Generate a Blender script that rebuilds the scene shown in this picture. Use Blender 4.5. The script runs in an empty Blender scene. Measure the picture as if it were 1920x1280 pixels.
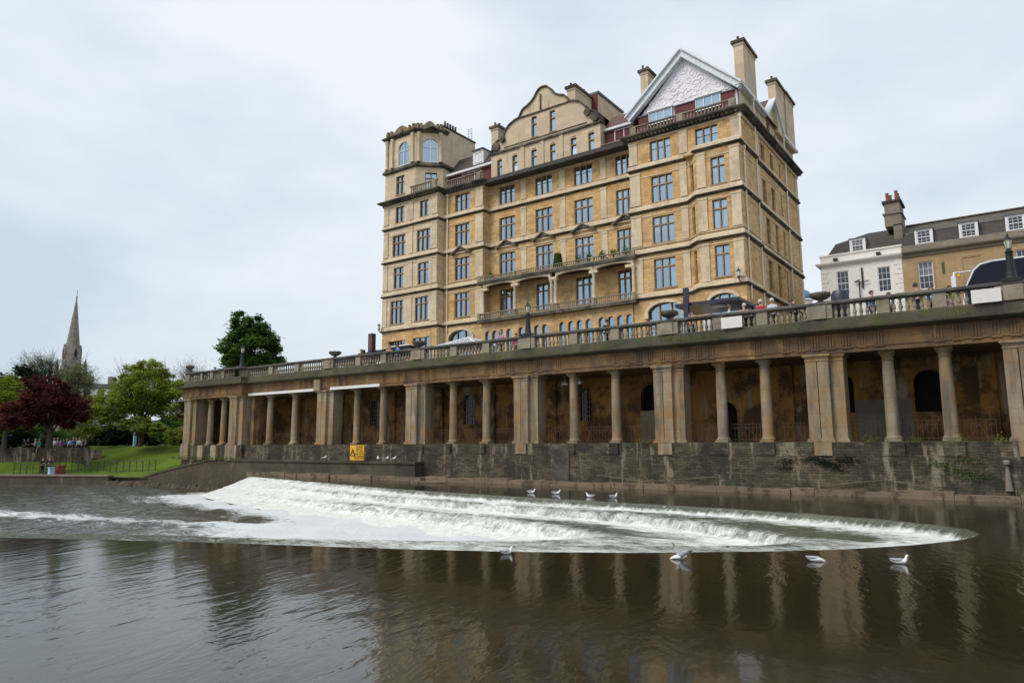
import bpy, bmesh, math, random
from mathutils import Vector, Matrix
from mathutils.geometry import tessellate_polygon
R = math.radians
random.seed(7)
scn = bpy.context.scene
COL = scn.collection

# ---------------------------------------------------------------- camera
cd = bpy.data.cameras.new('camera'); cam = bpy.data.objects.new('camera', cd); COL.objects.link(cam)
cd.sensor_width = 36; cd.lens = 24.776; cd.clip_start = 0.1; cd.clip_end = 3000
_r = Vector((0.8096549, 0.58687653, -0.00590602)); _u = Vector((0.08809709, -0.11157749, 0.9898431)); _f = Vector((-0.58025671, 0.80195162, 0.14204137))
cam.matrix_world = Matrix(((_r.x, _u.x, -_f.x, 0), (_r.y, _u.y, -_f.y, 0), (_r.z, _u.z, -_f.z, 0), (0, 0, 0, 1)))
scn.camera = cam

# ---------------------------------------------------------------- sky and sun (overcast spring day)
SUN_EL, SUN_AZ = R(48), R(205)      # azimuth measured clockwise from +Y
w = bpy.data.worlds.new('World'); scn.world = w; w.use_nodes = True
nt = w.node_tree; nt.nodes.clear()
def WN(t, **k):
    n = nt.nodes.new(t)
    for a, b in k.items(): setattr(n, a, b)
    return n
sky = WN('ShaderNodeTexSky', sky_type='NISHITA', sun_disc=False, sun_elevation=SUN_EL, sun_rotation=SUN_AZ, air_density=1.5, dust_density=3.0)
tc = WN('ShaderNodeTexCoord'); mp = WN('ShaderNodeMapping'); mp.inputs['Scale'].default_value = (1.0, 1.0, 2.2); mp.inputs['Location'].default_value = (0.35, 0.1, 0.2)
nz = WN('ShaderNodeTexNoise'); nz.inputs['Scale'].default_value = 1.6; nz.inputs['Detail'].default_value = 6; nz.inputs['Roughness'].default_value = 0.5
rp = WN('ShaderNodeValToRGB'); rp.color_ramp.elements[0].position = 0.37; rp.color_ramp.elements[0].color = (5.7, 6.75, 7.7, 1)
rp.color_ramp.elements[1].position = 0.6; rp.color_ramp.elements[1].color = (8.4, 8.9, 9.5, 1)
mx = WN('ShaderNodeMix', data_type='RGBA'); mx.inputs['Factor'].default_value = 0.93
bg = WN('ShaderNodeBackground'); bg.inputs['Strength'].default_value = 0.1
out = WN('ShaderNodeOutputWorld')
L = nt.links.new
L(tc.outputs['Generated'], mp.inputs['Vector']); L(mp.outputs[0], nz.inputs['Vector']); L(nz.outputs['Fac'], rp.inputs['Fac'])
L(sky.outputs[0], mx.inputs['A']); L(rp.outputs[0], mx.inputs['B']); L(mx.outputs['Result'], bg.inputs['Color']); L(bg.outputs[0], out.inputs[0])
sd = bpy.data.lights.new('sun', 'SUN'); sd.energy = 2.0; sd.angle = R(25); sd.color = (1.0, 0.94, 0.86)
sun = bpy.data.objects.new('sun', sd); COL.objects.link(sun)
_d = Vector((math.sin(SUN_AZ)*math.cos(SUN_EL), math.cos(SUN_AZ)*math.cos(SUN_EL), math.sin(SUN_EL)))
sun.rotation_euler = _d.to_track_quat('Z', 'Y').to_euler(); sun.location = _d*200
scn.view_settings.view_transform = 'Standard'; scn.view_settings.look = 'None'; scn.view_settings.exposure = 0.12; scn.view_settings.gamma = 1

# ---------------------------------------------------------------- mesh helpers
KID = {}
class MB:
    def __init__(s): s.v = []; s.f = []; s.m = []; s.mi = 0; s.cuts = []
    def nx(s): s.cuts.append((len(s.v), len(s.f))); return s          # next piece starts here
    def add(s, vs, fs):
        o = len(s.v); s.v += [tuple(p) for p in vs]
        for f in fs: s.f.append([i+o for i in f]); s.m.append(s.mi)
        return s
    def box(s, x0, y0, z0, x1, y1, z1, M=None):
        vs = [(x, y, z) for z in (z0, z1) for y in (y0, y1) for x in (x0, x1)]
        if M: vs = [M @ Vector(p) for p in vs]
        return s.add(vs, [(0,2,3,1),(4,5,7,6),(0,1,5,4),(2,6,7,3),(0,4,6,2),(1,3,7,5)])
    def quad(s, a, b, c, d): return s.add([a, b, c, d], [(0,1,2,3)])
    def prism(s, pts, o, u, t, d):
        """2-D outline (a,b): point = o+u*a+t*b, extruded by vector d."""
        o, u, t, d = map(Vector, (o, u, t, d)); n = len(pts)
        P = [o+u*a+t*b for a, b in pts]
        tri = tessellate_polygon([[Vector((a, b, 0)) for a, b in pts]])
        vs = P+[p+d for p in P]
        fs = [tuple(t_) for t_ in tri]+[tuple(i+n for i in reversed(t_)) for t_ in tri]
        fs += [(i, (i+1) % n, (i+1) % n+n, i+n) for i in range(n)]
        return s.add(vs, fs)
    def wall(s, p0, p1, z0, z1, holes=(), depth=0.35, outline=None):
        """vertical wall from p0 to p1 (outward normal to the right of p0->p1); holes in (distance, z); reveals go inward."""
        a = Vector((p0[0], p0[1], 0)); b = Vector((p1[0], p1[1], 0)); u = (b-a); ln = u.length; u /= ln
        n = Vector((u.y, -u.x, 0)); Z = Vector((0, 0, 1))
        out_ = outline or [(0, z0), (ln, z0), (ln, z1), (0, z1)]
        polys = [out_]+[h if len(h) != 4 or not isinstance(h[0], (int, float)) else [(h[0], h[1]), (h[0], h[3]), (h[2], h[3]), (h[2], h[1])] for h in holes]
        tri = tessellate_polygon([[Vector((x, y, 0)) for x, y in q] for q in polys])
        flat = [q for pl in polys for q in pl]
        s.add([a+u*x+Z*y for x, y in flat], [tuple(t_) for t_ in tri])
        for h in polys[1:]:
            k = len(h)
            vs = [a+u*x+Z*y for x, y in h]+[a+u*x+Z*y-n*depth for x, y in h]
            s.add(vs, [(i, (i+1) % k, (i+1) % k+k, i+k) for i in range(k)])
        return s
    def tube(s, p0, p1, r0, r1=None, n=8, cap=True):
        r1 = r0 if r1 is None else r1
        p0, p1 = Vector(p0), Vector(p1); d = (p1-p0).normalized()
        a = d.orthogonal().normalized(); b = d.cross(a)
        vs = []
        for p, r in ((p0, r0), (p1, r1)):
            vs += [p+(a*math.cos(2*math.pi*i/n)+b*math.sin(2*math.pi*i/n))*r for i in range(n)]
        fs = [(i, (i+1) % n, (i+1) % n+n, i+n) for i in range(n)]
        if cap: fs += [tuple(range(n))[::-1], tuple(range(n, 2*n))]
        return s.add(vs, fs)
    def path(s, pts, r, n=6):
        for a, b in zip(pts, pts[1:]): s.tube(a, b, r, r, n)
        return s
    def lathe(s, c, prof, n=12, ang=0, sx=1, sy=1):
        cx, cy, cz = c; vs = []
        for r, z in prof:
            vs += [(cx+sx*r*math.cos(ang+2*math.pi*i/n), cy+sy*r*math.sin(ang+2*math.pi*i/n), cz+z) for i in range(n)]
        m = len(prof); fs = [(j*n+i, j*n+(i+1) % n, (j+1)*n+(i+1) % n, (j+1)*n+i) for j in range(m-1) for i in range(n)]
        fs += [tuple(range(n))[::-1], tuple(range((m-1)*n, m*n))]
        return s.add(vs, fs)
    def sweep(s, path, prof, closed=False):
        """profile (out, z) swept along plan path; outward = right of travel."""
        n = len(path); P = [Vector((x, y, 0)) for x, y in path]; off = []
        for i in range(n):
            d0 = (P[i]-P[i-1]).normalized() if (i > 0 or closed) else None
            d1 = (P[(i+1) % n]-P[i]).normalized() if (i < n-1 or closed) else None
            d0 = d0 or d1; d1 = d1 or d0
            n0 = Vector((d0.y, -d0.x, 0)); n1 = Vector((d1.y, -d1.x, 0)); m = n0+n1
            off.append(m/max(0.3, m.dot(n0)))
        k = len(prof); vs = []
        for i in range(n): vs += [P[i]+off[i]*o+Vector((0, 0, z)) for o, z in prof]
        rng = range(n) if closed else range(n-1)
        fs = [(i*k+j, ((i+1) % n)*k+j, ((i+1) % n)*k+(j+1) % k, i*k+(j+1) % k) for i in rng for j in range(k)]
        if not closed: fs += [tuple(range(k))[::-1], tuple(range((n-1)*k, n*k))]
        return s.add(vs, fs)
    def parts(s, name, mats, parent, smooth=False):
        """each piece started with nx() becomes a part of its own"""
        c = s.cuts+[(len(s.v), len(s.f))]
        for (v0, f0), (v1, f1) in zip(c, c[1:]):
            q = MB(); q.v = s.v[v0:v1]; q.f = [[i-v0 for i in f] for f in s.f[f0:f1]]; q.m = s.m[f0:f1]; q.build(name, mats, parent, smooth)
    def build(s, name, mats, parent=None, smooth=False, at=None, ang=None):
        org = Vector(at) if at is not None else (Vector(parent['_o']) if parent is not None and '_o' in parent else Vector((0, 0, 0)))
        me = bpy.data.meshes.new(name)
        me.from_pydata([Vector(p)-org for p in s.v], [], s.f)
        mats = mats if isinstance(mats, (list, tuple)) else [mats]
        for m in mats: me.materials.append(m)
        if len(mats) > 1: me.polygons.foreach_set('material_index', s.m)
        if smooth: me.polygons.foreach_set('use_smooth', [True]*len(me.polygons))
        me.update()
        if smooth == 'auto':
            b = bmesh.new(); b.from_mesh(me); bmesh.ops.recalc_face_normals(b, faces=b.faces)
            for e in b.edges: e.smooth = (len(e.link_faces) == 2 and e.calc_face_angle(0) < R(38))
            b.to_mesh(me); b.free()
        else:
            b = bmesh.new(); b.from_mesh(me); bmesh.ops.recalc_face_normals(b, faces=b.faces); b.to_mesh(me); b.free()
        o = bpy.data.objects.new(name, me); COL.objects.link(o)
        if parent is not None:
            o.parent = parent; KID.setdefault(parent.name, []).append(o)
            if '_o' in parent: o['_o'] = list(parent['_o'])
        else: o.location = org; o['_o'] = list(org)
        return o
def tag(o, label=None, cat=None, group=None, kind=None):
    if label: o['label'] = label
    if cat: o['category'] = cat
    if group: o['group'] = group
    if kind: o['kind'] = kind
    return o
def thing(name, loc, label, cat, group=None, rz=0):
    o = bpy.data.objects.new(name, None); COL.objects.link(o); o.location = loc; o.rotation_euler = (0, 0, rz); o['_o'] = list(loc)
    o.empty_display_size = 0.3
    return tag(o, label, cat, group)
def copy_tree(o, parent=None):
    c = o.copy(); COL.objects.link(c)
    if parent is not None: c.parent = parent
    for ch in KID.get(o.name, ()): copy_tree(ch, c)
    return c
def arch(x0, x1, zs, rise, z0, n=10):
    """hole outline with an arched head"""
    c = (x0+x1)/2; r = (x1-x0)/2
    return [(x0, z0)]+[(c-r*math.cos(math.pi*i/n), zs+rise*math.sin(math.pi*i/n)) for i in range(n+1)]+[(x1, z0)]

# ---------------------------------------------------------------- materials
class NT:
    def __init__(s, name):
        s.mat = bpy.data.materials.new(name); s.mat.use_nodes = True; s.t = s.mat.node_tree; s.t.nodes.clear()
        s.out = s.n('ShaderNodeOutputMaterial'); s.b = s.n('ShaderNodeBsdfPrincipled'); s.l(s.b.outputs[0], s.out.inputs[0])
    def n(s, t, **k):
        x = s.t.nodes.new(t)
        for a, b in k.items(): setattr(x, a, b)
        return x
    def l(s, a, b): s.t.links.new(a, b)
    def pos(s): return s.n('ShaderNodeNewGeometry').outputs['Position']
    def map(s, v, sc):
        m = s.n('ShaderNodeVectorMath', operation='MULTIPLY'); s.l(v, m.inputs[0]); m.inputs[1].default_value = sc; return m.outputs[0]
    def noise(s, v, scale, detail=4, rough=0.6, sc=None, dist=0):
        if sc: v = s.map(v, sc)
        x = s.n('ShaderNodeTexNoise'); x.inputs['Scale'].default_value = scale; x.inputs['Detail'].default_value = detail
        x.inputs['Roughness'].default_value = rough; x.inputs['Distortion'].default_value = dist; s.l(v, x.inputs['Vector']); return x.outputs['Fac']
    def ramp(s, f, a, b, ca=(0,0,0,1), cb=(1,1,1,1)):
        x = s.n('ShaderNodeValToRGB'); e = x.color_ramp.elements; e[0].position = a; e[1].position = b; e[0].color = ca; e[1].color = cb
        s.l(f, x.inputs['Fac']); return x.outputs['Color']
    def mix(s, f, a, b, mode='MIX'):
        x = s.n('ShaderNodeMix', data_type='RGBA', blend_type=mode)
        for k, v in (('Factor', f), ('A', a), ('B', b)):
            i = x.inputs[k]
            if isinstance(v, (int, float)): i.default_value = v
            elif isinstance(v, tuple): i.default_value = v if len(v) == 4 else v+(1,)
            else: s.l(v, i)
        return x.outputs['Result']
    def math(s, op, a, b=0.0):
        x = s.n('ShaderNodeMath', operation=op)
        for i, v in enumerate((a, b)):
            if isinstance(v, (int, float)): x.inputs[i].default_value = v
            else: s.l(v, x.inputs[i])
        return x.outputs[0]
    def bump(s, h, strength=0.3, dist=0.05):
        x = s.n('ShaderNodeBump'); x.inputs['Strength'].default_value = strength; x.inputs['Distance'].default_value = dist
        s.l(h, x.inputs['Height']); s.l(x.outputs[0], s.b.inputs['Normal']); return x
    def set(s, **k):
        for a, v in k.items():
            i = s.b.inputs[a.replace('_', ' ')]
            if isinstance(v, (int, float)): i.default_value = v
            elif isinstance(v, tuple): i.default_value = v if len(v) == 4 else v+(1,)
            else: s.l(v, i)
        return s
def plain(name, c, rough=0.7, metal=0, var=0.15, scale=3.0, **k):
    t = NT(name); p = t.pos(); f = t.noise(p, scale)
    c2 = tuple(x*(1-var*2.2) for x in c)
    t.set(Base_Color=t.mix(t.ramp(f, 0.3, 0.65), c2, c), Roughness=rough, Metallic=metal, **k); return t.mat
def uv(t):
    sp = t.n('ShaderNodeSeparateXYZ'); t.l(t.pos(), sp.inputs[0]); cb = t.n('ShaderNodeCombineXYZ')
    t.l(t.math('ADD', sp.outputs[0], sp.outputs[1]), cb.inputs[0]); t.l(sp.outputs[2], cb.inputs[1]); return cb.outputs[0]
def stone(name, c1, c2, bw=0, bh=0, mortar=None, msize=0.012, wob_=0.05, stain=None, s_lo=0.5, s_hi=0.72, streak=None, k_lo=0.5, k_hi=0.7, moss=None, m_lo=0.5, m_hi=0.62, rough=0.9, bump=0.4, scale=1.0, bvar=0.12):
    t = NT(name); p = t.pos()
    big = t.noise(p, 0.35*scale, 5); fine = t.noise(p, 5*scale, 6, 0.7)
    col = t.mix(t.ramp(big, 0.35, 0.65), c1, c2)
    h = fine
    if bw:
        br = t.n('ShaderNodeTexBrick'); br.inputs['Scale'].default_value = 1; br.inputs['Brick Width'].default_value = bw; br.inputs['Row Height'].default_value = bh
        br.inputs['Mortar Size'].default_value = msize; br.inputs['Mortar Smooth'].default_value = 0.3; br.inputs['Bias'].default_value = 0
        br.inputs['Color1'].default_value = (1-bvar, 1-bvar, 1-bvar, 1); br.inputs['Color2'].default_value = (1+bvar*.5, 1+bvar*.45, 1+bvar*.4, 1); br.inputs['Mortar'].default_value = (0.75, 0.72, 0.7, 1)
        wob = t.n('ShaderNodeVectorMath', operation='ADD'); u_ = uv(t); nf = t.n('ShaderNodeTexNoise'); nf.inputs['Scale'].default_value = 2.5; t.l(p, nf.inputs['Vector'])
        sc_ = t.map(nf.outputs['Color'], (wob_, wob_, 0)); t.l(u_, wob.inputs[0]); t.l(sc_, wob.inputs[1]); t.l(wob.outputs[0], br.inputs['Vector'])
        col = t.mix(1.0, col, br.outputs['Color'], 'MULTIPLY')
        if mortar: col = t.mix(br.outputs['Fac'], col, mortar)
        h = t.math('SUBTRACT', t.math('MULTIPLY', fine, 0.6), br.outputs['Fac'])
    col = t.mix(t.ramp(fine, 0.25, 0.8), t.mix(1.0, col, (0.78, 0.76, 0.74), 'MULTIPLY'), col)
    if streak:
        f = t.noise(p, 1.1*scale, 5, 0.6, (1.6, 1.6, 0.22)); col = t.mix(t.math('MULTIPLY', t.ramp(f, k_lo, k_hi), 0.85), col, streak)
    if stain:
        f = t.noise(p, 0.8*scale, 7, 0.68, dist=0.15); col = t.mix(t.math('MULTIPLY', t.ramp(f, s_lo, s_hi), 0.9), col, stain)
    if moss:
        f = t.noise(p, 1.7*scale, 7, 0.75); col = t.mix(t.ramp(f, m_lo, m_hi), col, moss)
    t.set(Base_Color=col, Roughness=rough); t.b.inputs['Specular IOR Level'].default_value = 0.25
    t.bump(h, bump, 0.03); return t.mat

M = {}
M['honey'] = stone('honey_stone', (0.68, 0.40, 0.145), (0.7, 0.49, 0.25), 0.62, 0.26, (0.4, 0.26, 0.12), 0.009, stain=(0.68, 0.5, 0.29), s_lo=0.44, s_hi=0.8, streak=(0.3, 0.215, 0.13), k_lo=0.5, k_hi=0.76, bvar=0.3)
M['pale'] = stone('pale_stone', (0.78, 0.66, 0.48), (0.7, 0.57, 0.39), 0.9, 0.5, None, 0.006, stain=(0.4, 0.35, 0.28), s_lo=0.54, s_hi=0.72, streak=(0.4, 0.31, 0.21), k_lo=0.52, k_hi=0.74, bump=0.2)
M['grime_shade'] = stone('sooty_shade_stone', (0.085, 0.08, 0.068), (0.2, 0.17, 0.12), stain=(0.035, 0.035, 0.035), s_lo=0.45, s_hi=0.6, bump=0.5)  # soot on caps and cornices; on the string lips also painted shade
M['mullion'] = stone('mullion_stone', (0.42, 0.29, 0.16), (0.36, 0.24, 0.13), bump=0.15)
M['attic'] = stone('attic_render', (0.72, 0.6, 0.44), (0.66, 0.53, 0.37), 1.2, 0.6, None, 0.004, stain=(0.36, 0.32, 0.27), s_lo=0.56, s_hi=0.74, streak=(0.3, 0.26, 0.2), k_lo=0.58, k_hi=0.74, bump=0.2)
M['column'] = stone('weathered_column_stone', (0.3, 0.215, 0.115), (0.36, 0.315, 0.24), 3.1, 0.62, (0.17, 0.125, 0.08), 0.005, stain=(0.3, 0.165, 0.06), s_lo=0.5, s_hi=0.66, streak=(0.1, 0.085, 0.065), k_lo=0.46, k_hi=0.66)
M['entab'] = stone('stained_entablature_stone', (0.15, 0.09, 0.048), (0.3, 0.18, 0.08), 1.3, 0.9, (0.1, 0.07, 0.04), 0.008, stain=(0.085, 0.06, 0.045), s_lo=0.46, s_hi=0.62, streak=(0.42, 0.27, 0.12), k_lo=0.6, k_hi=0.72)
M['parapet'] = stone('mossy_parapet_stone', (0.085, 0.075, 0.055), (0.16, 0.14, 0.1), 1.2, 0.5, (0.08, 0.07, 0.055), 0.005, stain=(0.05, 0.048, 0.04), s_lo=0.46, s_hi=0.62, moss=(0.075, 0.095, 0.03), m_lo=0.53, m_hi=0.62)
M['balu'] = stone('baluster_stone', (0.36, 0.315, 0.24), (0.27, 0.235, 0.18), stain=(0.12, 0.11, 0.09), s_lo=0.48, s_hi=0.68, bump=0.4)
M['rail'] = stone('dark_rail_stone', (0.1, 0.095, 0.085), (0.18, 0.165, 0.14), stain=(0.06, 0.06, 0.055), s_lo=0.45, s_hi=0.6)
M['inner'] = stone('ochre_plaster', (0.48, 0.26, 0.075), (0.3, 0.155, 0.05), stain=(0.09, 0.055, 0.03), s_lo=0.46, s_hi=0.56, streak=(0.34, 0.31, 0.25), k_lo=0.56, k_hi=0.62, moss=(0.2, 0.16, 0.11), m_lo=0.6, m_hi=0.64, bump=0.3)
M['rubble'] = stone('mossy_rubble_wall', (0.15, 0.125, 0.088), (0.06, 0.053, 0.04), 0.38, 0.12, (0.035, 0.03, 0.022), 0.006, 0.22, stain=(0.035, 0.033, 0.028), s_lo=0.5, s_hi=0.6, streak=(0.27, 0.23, 0.17), k_lo=0.54, k_hi=0.62, moss=(0.075, 0.078, 0.03), m_lo=0.55, m_hi=0.64, bump=1.0, scale=1.0, bvar=0.45)
M['quay'] = stone('wet_quay_concrete', (0.115, 0.1, 0.075), (0.075, 0.066, 0.05), 1.6, 0.9, None, 0.01, stain=(0.045, 0.04, 0.032), s_lo=0.48, s_hi=0.62, moss=(0.06, 0.07, 0.03), m_lo=0.52, m_hi=0.64, bump=0.6)
M['ledge'] = stone('wet_ledge_stone', (0.26, 0.19, 0.135), (0.19, 0.15, 0.11), stain=(0.07, 0.05, 0.04), s_lo=0.5, s_hi=0.62, bump=0.9, scale=2)
M['brickwall'] = stone('brown_river_wall', (0.13, 0.1, 0.07), (0.085, 0.072, 0.052), 0.45, 0.14, (0.06, 0.048, 0.036), 0.006, 0.15, stain=(0.045, 0.035, 0.026), streak=(0.2, 0.155, 0.11), k_lo=0.58, k_hi=0.7, moss=(0.06, 0.065, 0.025), m_lo=0.54, m_hi=0.68, bump=0.9)
M['stucco'] = stone('white_stucco', (0.88, 0.86, 0.81), (0.83, 0.81, 0.76), stain=(0.6, 0.56, 0.5), s_lo=0.6, s_hi=0.85, bump=0.1)
M['terr'] = stone('golden_terrace_stone', (0.5, 0.35, 0.19), (0.42, 0.3, 0.165), 1.1, 0.45, None, 0.005, stain=(0.3, 0.22, 0.13), s_lo=0.54, s_hi=0.72, bump=0.2)
M['greystone'] = stone('grey_parapet_stone', (0.3, 0.26, 0.21), (0.22, 0.19, 0.15), 1.4, 0.7, None, 0.008, stain=(0.15, 0.13, 0.1))
M['spire'] = stone('spire_stone', (0.25, 0.225, 0.2), (0.33, 0.3, 0.27), 1.2, 0.6, None, 0.01, stain=(0.1, 0.09, 0.08))
M['farhouse'] = stone('far_house_stone', (0.4, 0.33, 0.24), (0.32, 0.26, 0.19), 1.4, 0.6, None, 0.008)
def tiles(name, c1, c2, h=0.2, wd=0.28):
    t = NT(name); br = t.n('ShaderNodeTexBrick'); br.inputs['Scale'].default_value = 1; br.inputs['Brick Width'].default_value = wd; br.inputs['Row Height'].default_value = h
    br.inputs['Mortar Size'].default_value = 0.012; br.inputs['Color1'].default_value = c1+(1,); br.inputs['Color2'].default_value = c2+(1,); br.inputs['Mortar'].default_value = tuple(x*0.35 for x in c1)+(1,)
    t.l(uv(t), br.inputs['Vector']); f = t.noise(t.pos(), 1.2, 6, 0.7)
    t.set(Base_Color=t.mix(t.ramp(f, 0.4, 0.7), br.outputs['Color'], tuple(x*0.5 for x in c2)), Roughness=0.75); t.bump(br.outputs['Fac'], -0.5, 0.03); return t.mat
M['slate'] = tiles('slate', (0.045, 0.038, 0.036), (0.075, 0.063, 0.056), 0.22, 0.3)
M['slate_hi'] = tiles('mossy_stone_tile', (0.085, 0.068, 0.048), (0.13, 0.108, 0.08), 0.25, 0.35)
M['redtile'] = tiles('brown_clay_tile', (0.13, 0.07, 0.05), (0.19, 0.1, 0.07), 0.18, 0.22)
M['redbrick'] = tiles('red_brick', (0.2, 0.035, 0.03), (0.13, 0.025, 0.025), 0.22, 0.35)
M['lead'] = plain('lead_edge', (0.07, 0.1, 0.13), 0.5)
M['white'] = plain('white_paint', (0.78, 0.79, 0.8), 0.5, var=0.06)
M['barge'] = plain('grey_white_bargeboard', (0.7, 0.75, 0.8), 0.5, var=0.08)
M['wood'] = plain('dark_window_timber', (0.045, 0.035, 0.03), 0.5)
M['iron'] = plain('black_iron', (0.016, 0.018, 0.02), 0.45, 0.3)
M['rustiron'] = plain('rusty_iron', (0.07, 0.035, 0.022), 0.8)
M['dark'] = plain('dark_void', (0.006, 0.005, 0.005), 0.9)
M['pipe'] = plain('cream_downpipe', (0.8, 0.7, 0.54), 0.5, var=0.05)
M['curtain'] = plain('pale_curtain', (0.75, 0.76, 0.76), 0.9, var=0.08, scale=8)
M['navy'] = plain('navy_canopy', (0.02, 0.025, 0.05), 0.4)
M['board'] = plain('white_board', (0.74, 0.72, 0.7), 0.5, var=0.05)
M['greenpaint'] = plain('green_paint', (0.03, 0.07, 0.05), 0.5)
M['copper'] = plain('blue_dome', (0.09, 0.24, 0.42), 0.4)
M['terracotta'] = plain('terracotta', (0.3, 0.1, 0.055), 0.8)
M['bark'] = plain('bark', (0.06, 0.048, 0.035), 0.9, scale=6)
M['tyre'] = plain('tyre_rubber', (0.02, 0.02, 0.02), 0.8)
M['silver'] = plain('silver_coach_paint', (0.75, 0.77, 0.8), 0.25, 0.2, var=0.04)
M['yellow'] = plain('yellow_sign', (0.75, 0.4, 0.01), 0.5, var=0.06)
M['bluebin'] = plain('pale_blue', (0.35, 0.6, 0.75), 0.5)
M['bag'] = plain('red_brown', (0.2, 0.05, 0.03), 0.6)
M['road'] = plain('paving', (0.16, 0.145, 0.125), 0.9)
M['gravel'] = plain('path_gravel', (0.16, 0.13, 0.09), 0.95)
# carved relief of the gable: pinkish white plaster
t = NT('pink_plaster'); f = t.noise(t.pos(), 1.6, 5, 0.6, dist=2.5)
t.set(Base_Color=t.mix(t.ramp(f, 0.4, 0.6), (0.8, 0.76, 0.83), (0.86, 0.83, 0.89)), Roughness=0.85); t.bump(f, 0.6, 0.12); M['relief'] = t.mat
# window glass
t = NT('window_glass'); g = t.n('ShaderNodeBsdfGlossy'); g.inputs['Roughness'].default_value = 0.03; g.inputs['Color'].default_value = (0.62, 0.82, 1, 1)
tr = t.n('ShaderNodeBsdfTransparent'); tr.inputs['Color'].default_value = (0.6, 0.68, 0.72, 1); ms = t.n('ShaderNodeMixShader'); ms.inputs[0].default_value = 0.52
f = t.noise(t.pos(), 0.5, 2); bp = t.n('ShaderNodeBump'); bp.inputs['Strength'].default_value = 0.12; bp.inputs['Distance'].default_value = 0.3; t.l(f, bp.inputs['Height']); t.l(bp.outputs[0], g.inputs['Normal'])
t.l(tr.outputs[0], ms.inputs[1]); t.l(g.outputs[0], ms.inputs[2]); t.l(ms.outputs[0], t.out.inputs[0]); M['glass'] = t.mat
t = NT('sash_glass'); g = t.n('ShaderNodeBsdfGlossy'); g.inputs['Roughness'].default_value = 0.05; g.inputs['Color'].default_value = (0.8, 0.85, 1, 1)
tr = t.n('ShaderNodeBsdfTransparent'); tr.inputs['Color'].default_value = (0.5, 0.5, 0.55, 1); ms = t.n('ShaderNodeMixShader'); ms.inputs[0].default_value = 0.09
t.l(tr.outputs[0], ms.inputs[1]); t.l(g.outputs[0], ms.inputs[2]); t.l(ms.outputs[0], t.out.inputs[0]); M['sashglass'] = t.mat
t = NT('dark_glass'); t.set(Base_Color=(0.012, 0.015, 0.022), Roughness=0.06); t.b.inputs['IOR'].default_value = 1.6; M['dglass'] = t.mat
t = NT('coach_glass'); t.set(Base_Color=(0.006, 0.008, 0.02), Roughness=0.12); t.b.inputs['IOR'].default_value = 1.3; M['cglass'] = t.mat
t = NT('lamp_glass'); t.set(Base_Color=(0.6, 0.6, 0.52), Roughness=0.2); M['lglass'] = t.mat
t = NT('grass'); f = t.noise(t.pos(), 0.3, 5); f2 = t.noise(t.pos(), 12, 3)
t.set(Base_Color=t.mix(t.ramp(f, 0.35, 0.65), (0.055, 0.1, 0.012), (0.11, 0.16, 0.018)), Roughness=0.95); t.bump(f2, 0.6, 0.08); t.b.inputs['Specular IOR Level'].default_value = 0.1; M['grass'] = t.mat
def leaf(name, c1, c2, tr_=0.35):
    t = NT(name); f = t.noise(t.pos(), 0.55, 4); f2 = t.noise(t.pos(), 5, 2)
    c = t.mix(t.ramp(f, 0.38, 0.62), c1, c2); c = t.mix(t.ramp(f2, 0.3, 0.7), t.mix(1.0, c, (0.6, 0.6, 0.6), 'MULTIPLY'), c)
    t.set(Base_Color=c, Roughness=0.8); t.b.inputs['Specular IOR Level'].default_value = 0.15
    tl = t.n('ShaderNodeBsdfTranslucent'); t.l(c, tl.inputs[0]); ms = t.n('ShaderNodeMixShader'); ms.inputs[0].default_value = tr_
    t.l(t.b.outputs[0], ms.inputs[1]); t.l(tl.outputs[0], ms.inputs[2]); t.l(ms.outputs[0], t.out.inputs[0]); return t.mat
M['lf_dark'] = leaf('dark_green_leaf', (0.05, 0.13, 0.025), (0.12, 0.23, 0.045))
M['lf_green'] = leaf('spring_green_leaf', (0.26, 0.34, 0.04), (0.42, 0.5, 0.08))
M['lf_mid'] = leaf('mid_green_leaf', (0.16, 0.22, 0.03), (0.28, 0.34, 0.06))
M['lf_purple'] = leaf('copper_leaf', (0.09, 0.025, 0.026), (0.18, 0.046, 0.045))
M['lf_lime'] = leaf('lime_leaf', (0.2, 0.28, 0.02), (0.3, 0.36, 0.03))
M['lf_pale'] = leaf('pale_bud', (0.2, 0.24, 0.1), (0.3, 0.32, 0.15))
M['lf_black'] = leaf('yew_leaf', (0.012, 0.03, 0.018), (0.025, 0.05, 0.025))
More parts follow.
